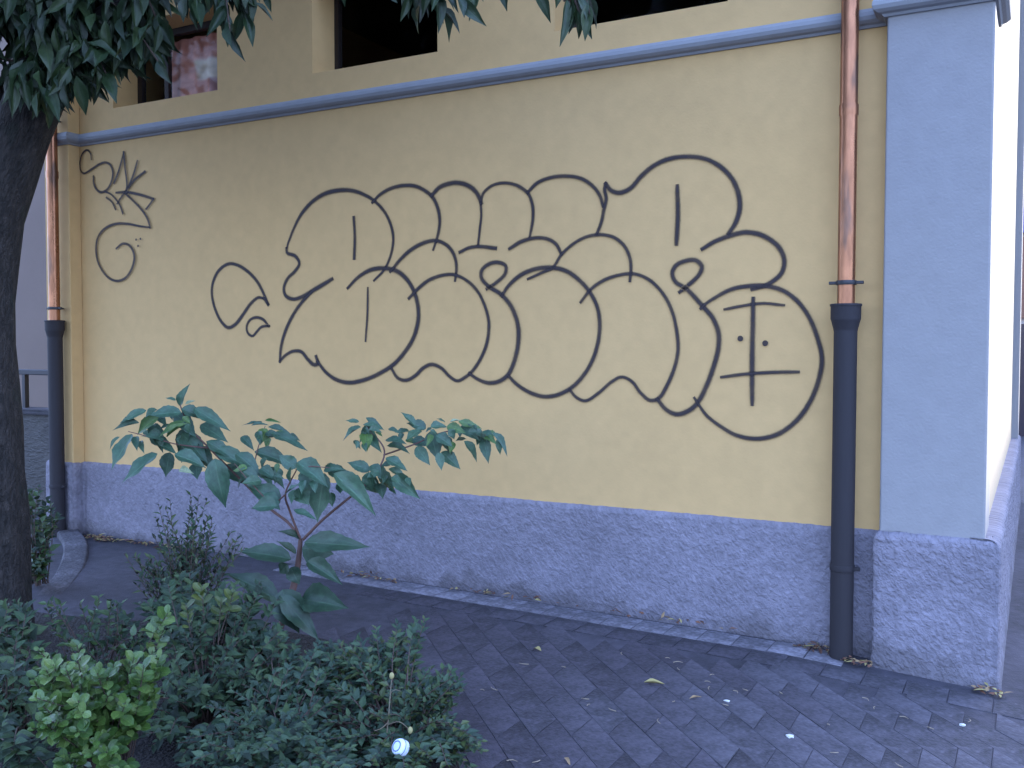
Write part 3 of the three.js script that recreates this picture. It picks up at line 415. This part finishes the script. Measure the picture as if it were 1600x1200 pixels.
  for (let i = 0; i < 9000; i++) { const v = rv(); if (v.lengthSq() > 1) continue; const q = V(-5.0 + v.x * 2.6, 5.3 + v.y * 1.1, 1.9 + v.z * 1.55), s = seen(q); if (q.z < 0.3 || (s && s[0] > -80 && s[0] < 1680 && s[1] > -60)) continue; stuff.push(leaf(loc(q), V(0, -0.7, 0).add(rv(0.8)), R(0.16, 0.26))); }
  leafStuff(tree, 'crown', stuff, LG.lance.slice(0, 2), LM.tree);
}

// ---------------------------------------------------------------- the sapling in front of the wall
{
  const o = at(425, 1035, 4.75), sap = thing('sapling', 'young sapling with large drooping pointed leaves, spreading in front of the wall', 'plant', [o.x, gy(o.x), o.z]);
  const loc = (p) => p.clone().sub(sap.position), C = (x, y, dd = 0) => loc(at(130 + x / 2.2857, 580 + y / 2.2857, 4.75 + dd));
  const toCam = axF.clone().negate();
  part('stem', limbGeo([C(690, 1045), C(697, 960), C(715, 880), C(748, 780), C(766, 690), C(776, 600)], [0.012, 0.013, 0.016, 0.019, 0.015, 0.011], 10, 0.1), M.redstem, sap);
  for (const [pts, r] of [
    [[[776, 602, 0], [735, 545, 0.03], [665, 490, 0.06], [560, 385, 0.1], [450, 275, 0.12], [380, 200, 0.1], [345, 120, 0.08]], 0.009],
    [[[450, 275, 0.12], [330, 260, 0.05], [240, 235, 0], [160, 215, -0.05]], 0.005],
    [[[776, 600, 0], [738, 500, -0.05], [722, 440, -0.1], [765, 345, -0.14]], 0.008],
    [[[722, 440, -0.1], [680, 470, -0.1], [600, 400, -0.12], [540, 330, -0.1]], 0.005],
    [[[784, 602, 0], [850, 535, -0.02], [940, 460, -0.05], [1000, 412, -0.06], [1060, 340, -0.05], [1075, 280, 0], [1010, 195, 0.05]], 0.009],
    [[[1072, 300, 0], [1180, 262, 0.06], [1300, 215, 0.1], [1470, 222, 0.12]], 0.0055],
    [[[765, 345, -0.14], [820, 340, -0.2], [880, 345, -0.22]], 0.005],
    [[[600, 395, 0.08], [620, 290, 0.12], [650, 195, 0.16]], 0.005]]) part('branch', limbGeo(pts.map((q) => C(...q)), [r * 0.82, r * 0.68, r * 0.55, r * 0.36], 7, 0.05), M.redstem, sap);
  // leaves read off one by one: base, tip, breadth, how far behind the stem; tone
  const T = 'sapling', Lf = (x0, y0, x1, y1, w, d, tone = T) => {
    const jd = R(-0.05, 0.05), a = C(x0, y0, d), b = C(x1, y1, d - 0.03 + jd), ax = b.clone().sub(a), len = ax.length() * 1.06;
    const up = toCam.clone().multiplyScalar(R(0.55, 0.9)).add(V(0, R(0.5, 1.0), 0)).add(rv(0.35));
    leafPart(sap, pick(LG.serrate), pick(LM[tone]), leafMatrix(a, ax, up, len, w * 1.2 / 2.2857 / 316));
  };
  const left = [[345, 125, 362, 45, 32], [330, 105, 292, 92, 14], [350, 148, 235, 150, 48], [225, 140, 135, 175, 32], [200, 185, 103, 203, 24], [270, 165, 168, 222, 42, 1], [175, 225, 97, 345, 70], [130, 235, 82, 275, 20], [265, 295, 138, 390, 62], [310, 290, 292, 375, 52], [395, 133, 520, 205, 44], [362, 180, 268, 226, 36, 1], [232, 195, 290, 285, 42], [300, 235, 362, 178, 34, 1], [420, 190, 512, 246, 48], [350, 220, 442, 322, 62], [326, 298, 440, 330, 52], [440, 250, 545, 312, 44], [402, 328, 405, 382, 42], [470, 312, 500, 490, 72], [460, 270, 640, 370, 52], [500, 340, 602, 402, 54], [545, 295, 642, 362, 48], [380, 200, 330, 300, 46], [285, 250, 215, 215, 36], [400, 270, 470, 350, 50], [350, 135, 440, 160, 42], [330, 150, 400, 230, 50], [560, 385, 620, 330, 40], [240, 235, 330, 290, 40], [365, 118, 398, 100, 12, 2], [345, 350, 385, 358, 22, 2]];
  const mid = [[640, 182, 568, 190, 16], [566, 233, 606, 272, 28], [655, 205, 630, 257, 42, 1], [660, 200, 747, 217, 24], [670, 220, 797, 277, 40], [650, 176, 705, 181, 11, 1], [612, 288, 767, 327, 52], [651, 345, 722, 407, 38], [600, 195, 660, 180, 14], [690, 215, 740, 245, 22, 1]];
  const centre = [[742, 402, 735, 343, 28], [862, 365, 830, 532, 98], [765, 325, 872, 402, 60], [895, 365, 1047, 502, 60], [875, 348, 962, 392, 42], [702, 472, 588, 395, 66], [692, 482, 598, 482, 52], [762, 420, 804, 474, 54], [752, 495, 832, 527, 24], [873, 352, 877, 323, 16, 2], [780, 335, 845, 330, 40], [760, 345, 700, 300, 44], [640, 440, 700, 490, 50], [860, 355, 930, 345, 30], [800, 345, 820, 430, 60], [905, 375, 960, 360, 34], [720, 440, 770, 400, 36], [560, 350, 640, 400, 44]];
  const right = [[992, 200, 918, 236, 38], [985, 181, 938, 175, 16], [1000, 190, 1072, 202, 27], [1010, 166, 1073, 207, 22], [1000, 212, 1062, 282, 40], [1005, 225, 1015, 277, 40, 1], [1090, 206, 1132, 217, 16], [1085, 267, 1167, 270, 48], [1080, 245, 1152, 252, 34], [1185, 195, 1140, 140, 27], [1224, 205, 1158, 178, 38], [1204, 210, 1155, 242, 38], [1240, 215, 1266, 312, 54], [1280, 240, 1332, 292, 44], [1190, 270, 1236, 332, 38], [1270, 290, 1280, 352, 28], [1280, 288, 1346, 346, 44], [1360, 250, 1422, 317, 34], [1430, 240, 1446, 322, 36], [1460, 220, 1521, 297, 27], [1480, 240, 1490, 297, 22], [1340, 180, 1422, 202, 27, 1], [1350, 195, 1412, 242, 38], [1300, 195, 1362, 217, 34, 1], [1292, 182, 1264, 168, 14], [1240, 200, 1302, 190, 34], [1390, 215, 1452, 242, 34], [1260, 230, 1320, 262, 40], [1030, 190, 985, 250, 30], [1175, 245, 1240, 262, 36], [1440, 225, 1490, 232, 24, 1], [1310, 182, 1350, 172, 10, 2]];
  const low = [[1022, 357, 943, 316, 38], [1030, 335, 1062, 372, 34], [1080, 310, 1157, 352, 44], [1000, 388, 1072, 432, 50], [1050, 368, 1122, 417, 50], [1110, 372, 1197, 452, 50], [1090, 350, 1167, 382, 29], [985, 375, 963, 390, 22], [1060, 400, 1070, 452, 34], [1005, 402, 958, 400, 14, 1], [1040, 352, 1100, 372, 44], [1020, 360, 1030, 425, 42]];
  const base = [[790, 612, 1012, 622, 66], [782, 632, 890, 650, 88], [800, 680, 922, 752, 50], [742, 672, 553, 632, 66], [760, 650, 698, 604, 28], [730, 690, 700, 722, 40], [775, 600, 708, 558, 28], [690, 822, 520, 700, 76], [712, 780, 762, 935, 100], [780, 815, 935, 835, 92], [702, 800, 840, 955, 66], [742, 700, 770, 760, 50]];
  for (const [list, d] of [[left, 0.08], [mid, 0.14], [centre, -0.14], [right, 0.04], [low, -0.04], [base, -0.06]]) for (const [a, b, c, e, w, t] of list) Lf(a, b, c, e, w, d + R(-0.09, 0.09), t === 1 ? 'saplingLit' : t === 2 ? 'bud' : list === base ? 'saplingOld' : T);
  // younger leaves between the big ones
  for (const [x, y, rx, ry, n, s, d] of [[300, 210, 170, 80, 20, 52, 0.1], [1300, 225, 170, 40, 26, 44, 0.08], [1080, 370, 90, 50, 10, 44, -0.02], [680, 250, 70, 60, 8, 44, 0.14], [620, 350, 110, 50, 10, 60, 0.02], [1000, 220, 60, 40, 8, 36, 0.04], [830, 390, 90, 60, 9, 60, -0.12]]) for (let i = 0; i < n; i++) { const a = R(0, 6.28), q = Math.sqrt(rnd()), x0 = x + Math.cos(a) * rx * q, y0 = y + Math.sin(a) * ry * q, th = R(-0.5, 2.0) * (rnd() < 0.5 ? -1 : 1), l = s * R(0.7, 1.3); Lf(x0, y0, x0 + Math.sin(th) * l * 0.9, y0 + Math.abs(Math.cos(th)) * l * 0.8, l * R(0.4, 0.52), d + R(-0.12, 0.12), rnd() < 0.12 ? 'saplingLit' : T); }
}

// ---------------------------------------------------------------- shrubs: sprigs of leaves on thin stems
function shrub(name, label, cat, base, tips, o) {
  const g = thing(name, label, cat, [base.x, base.y, base.z], o.group), stems = [], cand = [];
  for (const [tip, from, n] of tips) {
    const a = from ?? base.clone().add(V(R(-0.05, 0.05), 0, R(-0.05, 0.05))), m = a.clone().lerp(tip, 0.55).add(V(0, 0.05 * o.arch, 0)).add(rv(0.03)), c = new THREE.CatmullRomCurve3([a, m, tip].map((p) => p.clone().sub(base)));
    stems.push(limbGeo(c.points, [o.stem ?? 0.004, (o.stem ?? 0.004) * 0.8, 0.0015], 4, 0));
    const L = c.getLength(), run = Math.min(1, o.run / L), N = n ?? o.n; let th = R(0, 6.28);
    for (let i = 0; i < N; i++) {
      const t = clamp(1 - run * (1 - Math.pow((i + 0.5) / N, 0.8)), 0, 1), p = c.getPointAt(t), d = c.getTangentAt(t); th += 2.4;
      const side = V(Math.cos(th), 0.001, Math.sin(th)); side.addScaledVector(d, -side.dot(d)).normalize(); const s = o.size * R(0.6, 1.35) * lerp(1, o.taper ?? 0.6, Math.pow(i / N, 3));
      const ax = d.clone().multiplyScalar(lerp(0.35, 1.0, i / N)).addScaledVector(side, 1).add(V(0, o.lift ?? 0.1, 0)).add(rv(0.25)), up = V(0, 1, 0).addScaledVector(axF, -(o.face ?? 0.4)).add(rv(0.3));
      cand.push([leafMatrix(p, ax, up, s, s * o.ratio), p]);
    }
  }
  part('stem', merge(stems), o.stemMat ?? M.twig, g);
  const near = cand.map((q) => [q, q[1].clone().add(base).distanceTo(eye) - q[1].y * 0.6]).sort((a, b) => a[1] - b[1]);
  const nP = Math.min(o.parts, near.length);
  for (let i = 0; i < nP; i++) leafPart(g, pick(o.geos), pick(o.mats), near[i][0][0]);
  if (near.length > nP) leafStuff(g, 'foliage', near.slice(nP).map((q) => q[0][0]), o.geos.slice(0, 2), o.mats);
  return g;
}
const onG = (p) => V(p.x, gy(p.x) + 0.02, p.z);
const tipsIn = (list) => list.flatMap(([x, y, rx, ry, d, rd, n]) => Array.from({ length: n }, () => { let u, v; do { u = R(-1, 1); v = R(-1, 1); } while (u * u + v * v > 1); return [at(x + u * rx, y + v * ry, d + R(-rd, rd))]; }));
shrub('round_leaf_shrub', 'bright green shrub with small round glossy leaves, at the bottom left', 'shrub', onG(at(175, 1290, 3.35)),
  [...tipsIn([[105, 1060, 60, 35, 3.05, 0.08, 24], [95, 1120, 55, 50, 3.0, 0.1, 28], [190, 1070, 55, 40, 3.1, 0.08, 22], [225, 1030, 30, 20, 3.1, 0.05, 7], [160, 1130, 60, 50, 3.05, 0.12, 24], [140, 1190, 60, 50, 2.95, 0.1, 13], [215, 1110, 25, 30, 3.08, 0.06, 5]]), [at(262, 958, 3.1), null, 14], [at(255, 985, 3.12), null, 10], [at(60, 1015, 3.1)], [at(120, 1008, 3.15)]],
  { size: 0.045, ratio: 0.68, n: 11, run: 0.14, arch: 1, parts: 300, geos: LG.round, mats: LM.bright, taper: 0.55, face: 0.7, group: undefined });
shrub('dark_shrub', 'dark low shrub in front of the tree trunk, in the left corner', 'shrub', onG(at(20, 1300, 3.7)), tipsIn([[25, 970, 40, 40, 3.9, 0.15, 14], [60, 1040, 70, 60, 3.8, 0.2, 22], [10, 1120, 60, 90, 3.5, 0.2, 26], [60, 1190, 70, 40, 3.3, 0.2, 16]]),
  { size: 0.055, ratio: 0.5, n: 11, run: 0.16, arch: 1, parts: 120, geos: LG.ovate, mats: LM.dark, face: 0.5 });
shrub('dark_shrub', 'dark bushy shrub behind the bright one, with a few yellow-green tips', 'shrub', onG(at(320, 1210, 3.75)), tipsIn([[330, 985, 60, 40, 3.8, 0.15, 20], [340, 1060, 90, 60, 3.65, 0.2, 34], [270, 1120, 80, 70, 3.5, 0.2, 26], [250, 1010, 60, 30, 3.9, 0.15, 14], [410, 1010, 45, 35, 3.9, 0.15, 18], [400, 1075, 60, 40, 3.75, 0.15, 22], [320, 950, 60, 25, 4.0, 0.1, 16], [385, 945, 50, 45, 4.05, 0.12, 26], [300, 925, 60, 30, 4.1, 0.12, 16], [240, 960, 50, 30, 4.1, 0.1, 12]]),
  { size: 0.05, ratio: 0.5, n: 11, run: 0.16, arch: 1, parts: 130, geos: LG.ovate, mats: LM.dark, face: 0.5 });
shrub('yellow_sprig', 'yellow-green leafy sprig rising from the dark shrub left of the sapling', 'plant', onG(at(320, 1200, 3.7)), [[at(315, 918, 3.7)], [at(290, 945, 3.7)], [at(345, 940, 3.72)], [at(365, 925, 3.74)]],
  { size: 0.045, ratio: 0.62, n: 9, run: 0.1, arch: 1, parts: 60, geos: LG.round, mats: LM.lime, face: 0.7 });
shrub('leafy_sprig', 'thin sprigs of small leaves between tree trunk and grey ground', 'plant', onG(at(150, 1120, 4.0)), tipsIn([[165, 950, 45, 22, 4.0, 0.1, 9], [190, 990, 50, 30, 3.95, 0.1, 10], [90, 960, 30, 30, 4.1, 0.1, 6], [130, 1010, 60, 30, 3.9, 0.1, 12]]),
  { size: 0.042, ratio: 0.5, n: 9, run: 0.14, arch: 1, parts: 90, geos: LG.ovate, mats: [...LM.dark, LM.bright[3]], face: 0.6 });
shrub('low_shrub', 'grey-green low shrub with fine leaves, at the bottom under the sapling', 'shrub', onG(at(440, 1330, 3.5)), tipsIn([[440, 1090, 100, 50, 3.6, 0.2, 40], [380, 1150, 110, 60, 3.3, 0.2, 46], [480, 1170, 100, 50, 3.3, 0.2, 42], [330, 1190, 70, 40, 3.1, 0.15, 20], [440, 1200, 120, 30, 3.1, 0.1, 24], [480, 1060, 70, 40, 3.75, 0.12, 26], [430, 1005, 50, 35, 3.95, 0.1, 16], [500, 1030, 50, 30, 3.9, 0.1, 10]]),
  { size: 0.04, ratio: 0.52, n: 15, run: 0.17, arch: 1, parts: 150, geos: [...LG.tiny, LG.ovate[1]], mats: [...LM.grey, LM.dark[1], LM.dark[3]], lift: 0.2, face: 0.5 });
shrub('low_shrub', 'grey-green low shrub with fine leaves, holding a white bottle cap, beside the pavement', 'shrub', onG(at(630, 1270, 3.6)), tipsIn([[600, 1080, 70, 50, 3.7, 0.15, 34], [660, 1100, 60, 50, 3.6, 0.15, 30], [640, 1040, 30, 25, 3.8, 0.1, 10], [560, 1150, 60, 50, 3.45, 0.15, 26], [690, 1160, 55, 45, 3.5, 0.15, 30], [620, 1195, 80, 25, 3.3, 0.1, 18], [545, 1040, 50, 40, 3.75, 0.1, 22], [500, 1085, 60, 40, 3.65, 0.1, 20], [690, 1080, 35, 40, 3.6, 0.1, 14], [730, 1180, 40, 30, 3.4, 0.1, 12], [645, 990, 28, 35, 3.85, 0.08, 10], [570, 1005, 36, 32, 3.85, 0.08, 12], [500, 1010, 40, 30, 3.9, 0.08, 10], [700, 1045, 25, 25, 3.7, 0.05, 6]]),
  { size: 0.04, ratio: 0.52, n: 15, run: 0.17, arch: 1, parts: 150, geos: [...LG.tiny], mats: [...LM.grey, LM.dark[1], LM.dark[3], LM.lime[1]], lift: 0.2, face: 0.5 });
shrub('feathery_weed', 'thin feathery dark weed standing against the rough wall base, left of the sapling', 'plant', onG(at(285, 955, 4.75)), tipsIn([[285, 810, 60, 42, 4.75, 0.15, 26], [290, 870, 60, 40, 4.7, 0.15, 26], [240, 885, 60, 35, 4.7, 0.15, 20], [310, 930, 70, 30, 4.6, 0.12, 20], [345, 850, 40, 35, 4.7, 0.12, 12]]),
  { size: 0.048, ratio: 0.36, n: 17, run: 0.45, arch: 1, parts: 60, geos: [...LG.tiny], mats: [...LM.dark, LM.lime[1]], lift: 0.2, stem: 0.003 });
shrub('leafy_shrub', 'small leafy shrub at the foot of the left drainpipe, behind the tree trunk', 'shrub', onG(at(60, 900, 6.1)), tipsIn([[70, 800, 30, 35, 6.2, 0.15, 16], [60, 850, 28, 30, 6.1, 0.15, 12], [50, 770, 14, 20, 6.2, 0.1, 5], [40, 890, 25, 30, 6.0, 0.15, 10]]),
  { size: 0.06, ratio: 0.6, n: 9, run: 0.2, arch: 1, parts: 90, geos: LG.ovate, mats: [...LM.dark, LM.bright[3], LM.lime[1]], face: 0.6 });

// ---------------------------------------------------------------- kerb, railing, low wall and the grey house at the far left
{
  const k = thing('kerb', 'low grey concrete kerb curving from the left drainpipe into the shrubs', 'kerb', [-6.4, 0, 0.6]);
  const pts = [[-6.86, 0.15], [-6.5, 0.36], [-6.05, 0.7], [-5.7, 1.02], [-5.3, 1.45]], g = [];
  const P = [], I = []; const c = new THREE.CatmullRomCurve3(pts.map(([x, z]) => V(x + 6.4, 0, z - 0.6))), n = 40;
  for (let i = 0; i <= n; i++) { const t = i / n, p = c.getPointAt(t), d = c.getTangentAt(t), h = lerp(0.07, 0.02, Math.pow(t, 0.7)) + 0.01 * N3(t * 9, 1, 1), s = V(-d.z, 0, d.x); for (const [o, y] of [[0.09, -0.05], [0.085, h - 0.015], [0.07, h], [-0.07, h], [-0.085, h - 0.015], [-0.09, -0.05]]) P.push(p.x + s.x * o, y, p.z + s.z * o); }
  for (let i = 0; i < n; i++) for (let j = 0; j < 5; j++) { const a = i * 6 + j, b = a + 6; I.push(a, b, a + 1, a + 1, b, b + 1); }
  const q = new THREE.BufferGeometry(); q.setAttribute('position', new THREE.Float32BufferAttribute(P, 3)); q.setAttribute('uv', new THREE.Float32BufferAttribute(P.filter((_, i) => i % 3 !== 1), 2)); q.setIndex(I); q.computeVertexNormals();
  part('kerb_stone', q, M.kerb, k);
  const lw = thing('garden_wall', 'low dark wall under the railing at the far left', 'wall', [-8.6, 0, -0.5]);
  part('wall_block', new RoundedBoxGeometry(2.9, 1.0, 0.2, 2, 0.01).translate(0, 0.43, 0), std({ color: rgb(0.10, 0.095, 0.09), map: castMap, bumpMap: castBump, bumpScale: 0.01 }), lw);
  part('coping', rbox(2.95, 0.05, 0.26, 0, 0.955, 0), M.kerb, lw);
  const rl = thing('railing', 'grey metal railing on the low wall left of the drainpipe', 'railing', [-8.6, 0.98, -0.5]);
  part('top_rail', rbox(2.85, 0.05, 0.05, 0, 0.335, 0, 0.008), M.steel, rl);
  for (let i = 0; i < 8; i++) part('post', rbox(0.045, 0.32, 0.045, -1.3 + i * 0.395, 0.155, 0, 0.005), M.steel, rl);
  const hs = thing('grey_house', 'plain grey-brown house wall behind the railing', 'house', [-12.5, 0, -6]);
  part('wall', box(9, 8, 5, 0, 4, 0), std({ color: rgb(0.21, 0.155, 0.125), map: mottle, bumpMap: stuccoBump, bumpScale: 0.003 }), hs);
  part('roof', box(9.6, 0.3, 5.6, 0, 8.15, 0), M.trim, hs);
  const wn = part('window', merge([box(1.2, 0.08, 0.1, 1.2, 5.9, 2.53), box(1.2, 0.08, 0.1, 1.2, 4.5, 2.53), box(0.08, 1.32, 0.1, 0.64, 5.2, 2.53), box(0.08, 1.32, 0.1, 1.76, 5.2, 2.53)]), M.wood, hs);
  part('pane', box(1.04, 1.32, 0.03, 1.2, 5.2, 2.52), std({ color: rgb(0.02, 0.02, 0.025), roughness: 0.1 }), wn);
}

// ---------------------------------------------------------------- street beyond the corner: a shop far off, and the houses opposite that shade the ground
{
  const f = thing('shop_building', 'pale far building with a blue sign, seen in the gap right of the pilaster', 'building', [0.6, 0, -15]);
  part('wall', box(3.7, 6, 4, 0, 2.8, -2), std({ color: rgb(0.55, 0.55, 0.56), map: mottle }), f);
  part('shop_sign', rbox(3.3, 0.75, 0.12, -0.1, 4.05, 0.07), std({ color: rgb(0.05, 0.08, 0.32), roughness: 0.4 }), f);
  const d = part('shop_door', box(2.0, 2.1, 0.06, -0.5, 0.95, 0.034), std({ color: rgb(0.04, 0.035, 0.05), roughness: 0.25 }), f);
  part('shutter', box(0.9, 1.5, 0.05, -1.1, 2.85, 0.03), std({ color: rgb(0.22, 0.13, 0.09) }), f);
  for (const x of [-0.9, 0.8]) { const w = part('window', merge([box(1.1, 0.07, 0.08, x, 5.55, 0.045), box(1.1, 0.07, 0.08, x, 4.75, 0.045), box(0.07, 0.73, 0.08, x - 0.515, 5.15, 0.045), box(0.07, 0.73, 0.08, x + 0.515, 5.15, 0.045)]), M.trim, f); part('pane', box(0.96, 0.73, 0.03, x, 5.15, 0.02), std({ color: rgb(0.03, 0.035, 0.05), roughness: 0.08 }), w); }
  const h = thing('street_house', 'row of houses on the other side of the street', 'house', [12, 0, -10]);
  part('wall', box(6, 8.8, 60, 0, 4.2, -26), std({ color: rgb(0.5, 0.45, 0.38), map: mottle }), h);
  part('roof', box(6.2, 0.2, 60.2, 0, 8.7, -26), M.trim, h);
}

// ---------------------------------------------------------------- litter
{
  const cap = at(625, 1168, 3.32), b = thing('bottle_cap', 'small round white and blue plastic cap lying in the low shrub', 'cap', [cap.x, cap.y, cap.z]);
  b.rotation.set(0.9, 0.35, 0.25);
  const pl = new THREE.MeshStandardMaterial({ color: rgb(0.66, 0.74, 0.86), roughness: 0.35 }), bl = new THREE.MeshStandardMaterial({ color: rgb(0.10, 0.14, 0.3), roughness: 0.4 });
  part('cap_body', new THREE.LatheGeometry([[0, 0.018], [0.02, 0.0175], [0.026, 0.014], [0.029, 0.006], [0.029, -0.016], [0.026, -0.018]].map(([r, y]) => new THREE.Vector2(r, y)), 36), pl, b);
  part('printed_ring', new THREE.TorusGeometry(0.017, 0.0022, 8, 36).rotateX(Math.PI / 2).translate(0, 0.0172, 0), bl, b); part('printed_ring', new THREE.TorusGeometry(0.0285, 0.0016, 8, 36).rotateX(Math.PI / 2).translate(0, 0.002, 0), bl, b);
  const s0 = at(600, 1185, 3.45), ds = thing('dry_stalk', 'thin dry stalk with two pale buds standing in the low shrub, above the bottle cap', 'plant', [s0.x, s0.y, s0.z]), sl = (x, y, d) => at(x, y, d).sub(s0);
  part('stem', merge([limbGeo([sl(600, 1185, 3.45), sl(606, 1130, 3.42), sl(612, 1058, 3.45)], [0.0028, 0.0022, 0.0014], 5, 0), limbGeo([sl(606, 1132, 3.42), sl(624, 1128, 3.4), sl(640, 1140, 3.38)], [0.002, 0.0016, 0.001], 5, 0), limbGeo([sl(607, 1128, 3.42), sl(596, 1138, 3.4), sl(585, 1142, 3.38)], [0.002, 0.0016, 0.001], 5, 0), limbGeo([sl(609, 1085, 3.44), sl(616, 1078, 3.43), sl(626, 1080, 3.42)], [0.0018, 0.0014, 0.001], 5, 0)]), std({ color: rgb(0.16, 0.13, 0.09) }), ds);
  for (const q of [sl(612, 1056, 3.45), sl(641, 1141, 3.38)]) part('bud', new THREE.SphereGeometry(0.009, 10, 8).scale(1, 1.4, 1).translate(q.x, q.y, q.z), std({ color: rgb(0.3, 0.27, 0.12) }), ds);
  const G = (x, z, h = 0.008) => V(x, gy(x) + h, z);
  const fl = (label, x, z, len, wid, th, mat) => { const p = G(x, z), o = new THREE.Mesh(pick(LG.lance), mat); leafMatrix(p, V(Math.cos(th), 0.05, Math.sin(th)), V(0.1, 1, 0.1), len, wid).decompose(o.position, o.quaternion, o.scale); shade(o).name = numbered('fallen_leaf'); o.userData = { label, category: 'leaf' }; scene.add(o); return o; };
  fl('yellowish dead leaf lying on the pavement in the middle foreground', -1.58, 1.03, 0.1, 0.026, -0.2, LM.brown[3]);
  fl('pale dry leaf on the pavement right of the yellowish one', -1.33, 1.12, 0.07, 0.014, -0.9, LM.brown[2]);
  fl('small dry leaf on the pavement nearest to the sapling', -2.25, 0.85, 0.06, 0.03, 0.4, LM.brown[3]);
  fl('narrow dry leaf at the bottom edge of the pavement, near the low shrub', -1.55, 1.95, 0.06, 0.016, 0.7, LM.brown[2]);
  const bit = (label, x, z, s) => { const g = new THREE.IcosahedronGeometry(s, 1), p = g.attributes.position; for (let i = 0; i < p.count; i++) { const k = 1 + 0.5 * N3(p.getX(i) * 90, p.getY(i) * 90, p.getZ(i) * 90 + x); p.setXYZ(i, p.getX(i) * k * 1.4, p.getY(i) * k * 0.5, p.getZ(i) * k); } g.computeVertexNormals(); const o = shade(new THREE.Mesh(g, std({ color: rgb(0.6, 0.6, 0.58) }))); o.position.copy(G(x, z, 0.004)); o.name = numbered('paper_scrap'); o.userData = { label, category: 'scrap' }; scene.add(o); };
  bit('tiny white paper scrap in the middle of the pavement, ahead of the right drainpipe', -0.855, 1.27, 0.013); bit('tiny white scrap on the pavement close to the pilaster corner', -0.25, 0.7, 0.011); bit('tiny white scrap at the bottom right of the pavement', -0.62, 1.7, 0.018); bit('tiny white scrap on the pavement between pipe and yellowish leaf', -1.18, 1.05, 0.01);
  const tuft = (name, label, spots) => { const [x0, z0] = spots[0], o = thing(name, label, 'leaf litter', [x0, gy(x0), z0]), ms = []; for (const [x, z, rx, rz, n] of spots) for (let i = 0; i < n; i++) { const a = R(0, 6.28), q = Math.sqrt(rnd()); ms.push(leafMatrix(V(x - x0 + Math.cos(a) * q * rx, R(0.004, 0.03) * (1.2 - q) + 0.004, z - z0 + Math.sin(a) * q * rz), V(R(-1, 1), R(-0.2, 0.3), R(-1, 1)), V(0, 1, 0).add(rv(0.6)), R(0.025, 0.06), R(0.01, 0.022))); } leafStuff(o, 'dead_leaves', ms, LG.tiny, LM.brown); };
  tuft('leaf_litter', 'brown dead leaves gathered at the foot of the right drainpipe', [[-0.97, 0.08, 0.13, 0.035, 60], [-0.8, 0.2, 0.06, 0.03, 14], [-0.72, 0.2, 0.06, 0.03, 16]]);
  tuft('leaf_litter', 'brown dead leaves in the corner by the left drainpipe', [[-6.5, 0.14, 0.2, 0.06, 90], [-6.0, 0.1, 0.35, 0.04, 60]]);
  tuft('leaf_litter', 'scattered dead leaves along the foot of the rough wall base', [[-3.9, 0.09, 0.3, 0.03, 40], [-2.9, 0.08, 0.4, 0.03, 30], [-1.9, 0.09, 0.5, 0.03, 24]]);
  tuft('leaf_litter', 'dead leaves at the bottom corner of the pilaster base', [[-0.17, 0.2, 0.07, 0.03, 26]]);
  const tw = thing('dry_twigs', 'small dry twigs scattered over the pavement', 'twigs', [-1.3, gy(-1.3), 1.3]), tg = [];
  for (let i = 0; i < 46; i++) { const x = R(-2.4, 0.3), z = R(0.55, 2.2), a = R(0, 6.28), l = R(0.015, 0.05); const p = V(x + 1.3, gy(x) - gy(-1.3) + 0.006, z - 1.3); tg.push(limbGeo([p, p.clone().add(V(Math.cos(a) * l * 0.5, 0.003, Math.sin(a) * l * 0.5)), p.clone().add(V(Math.cos(a + 0.4) * l, 0.002, Math.sin(a + 0.4) * l))], [0.002, 0.002, 0.001], 4, 0)); }
  part('twig', merge(tg), std({ color: rgb(0.3, 0.24, 0.17) }), tw, { kind: 'stuff' });
}
renderer.render(scene, camera);
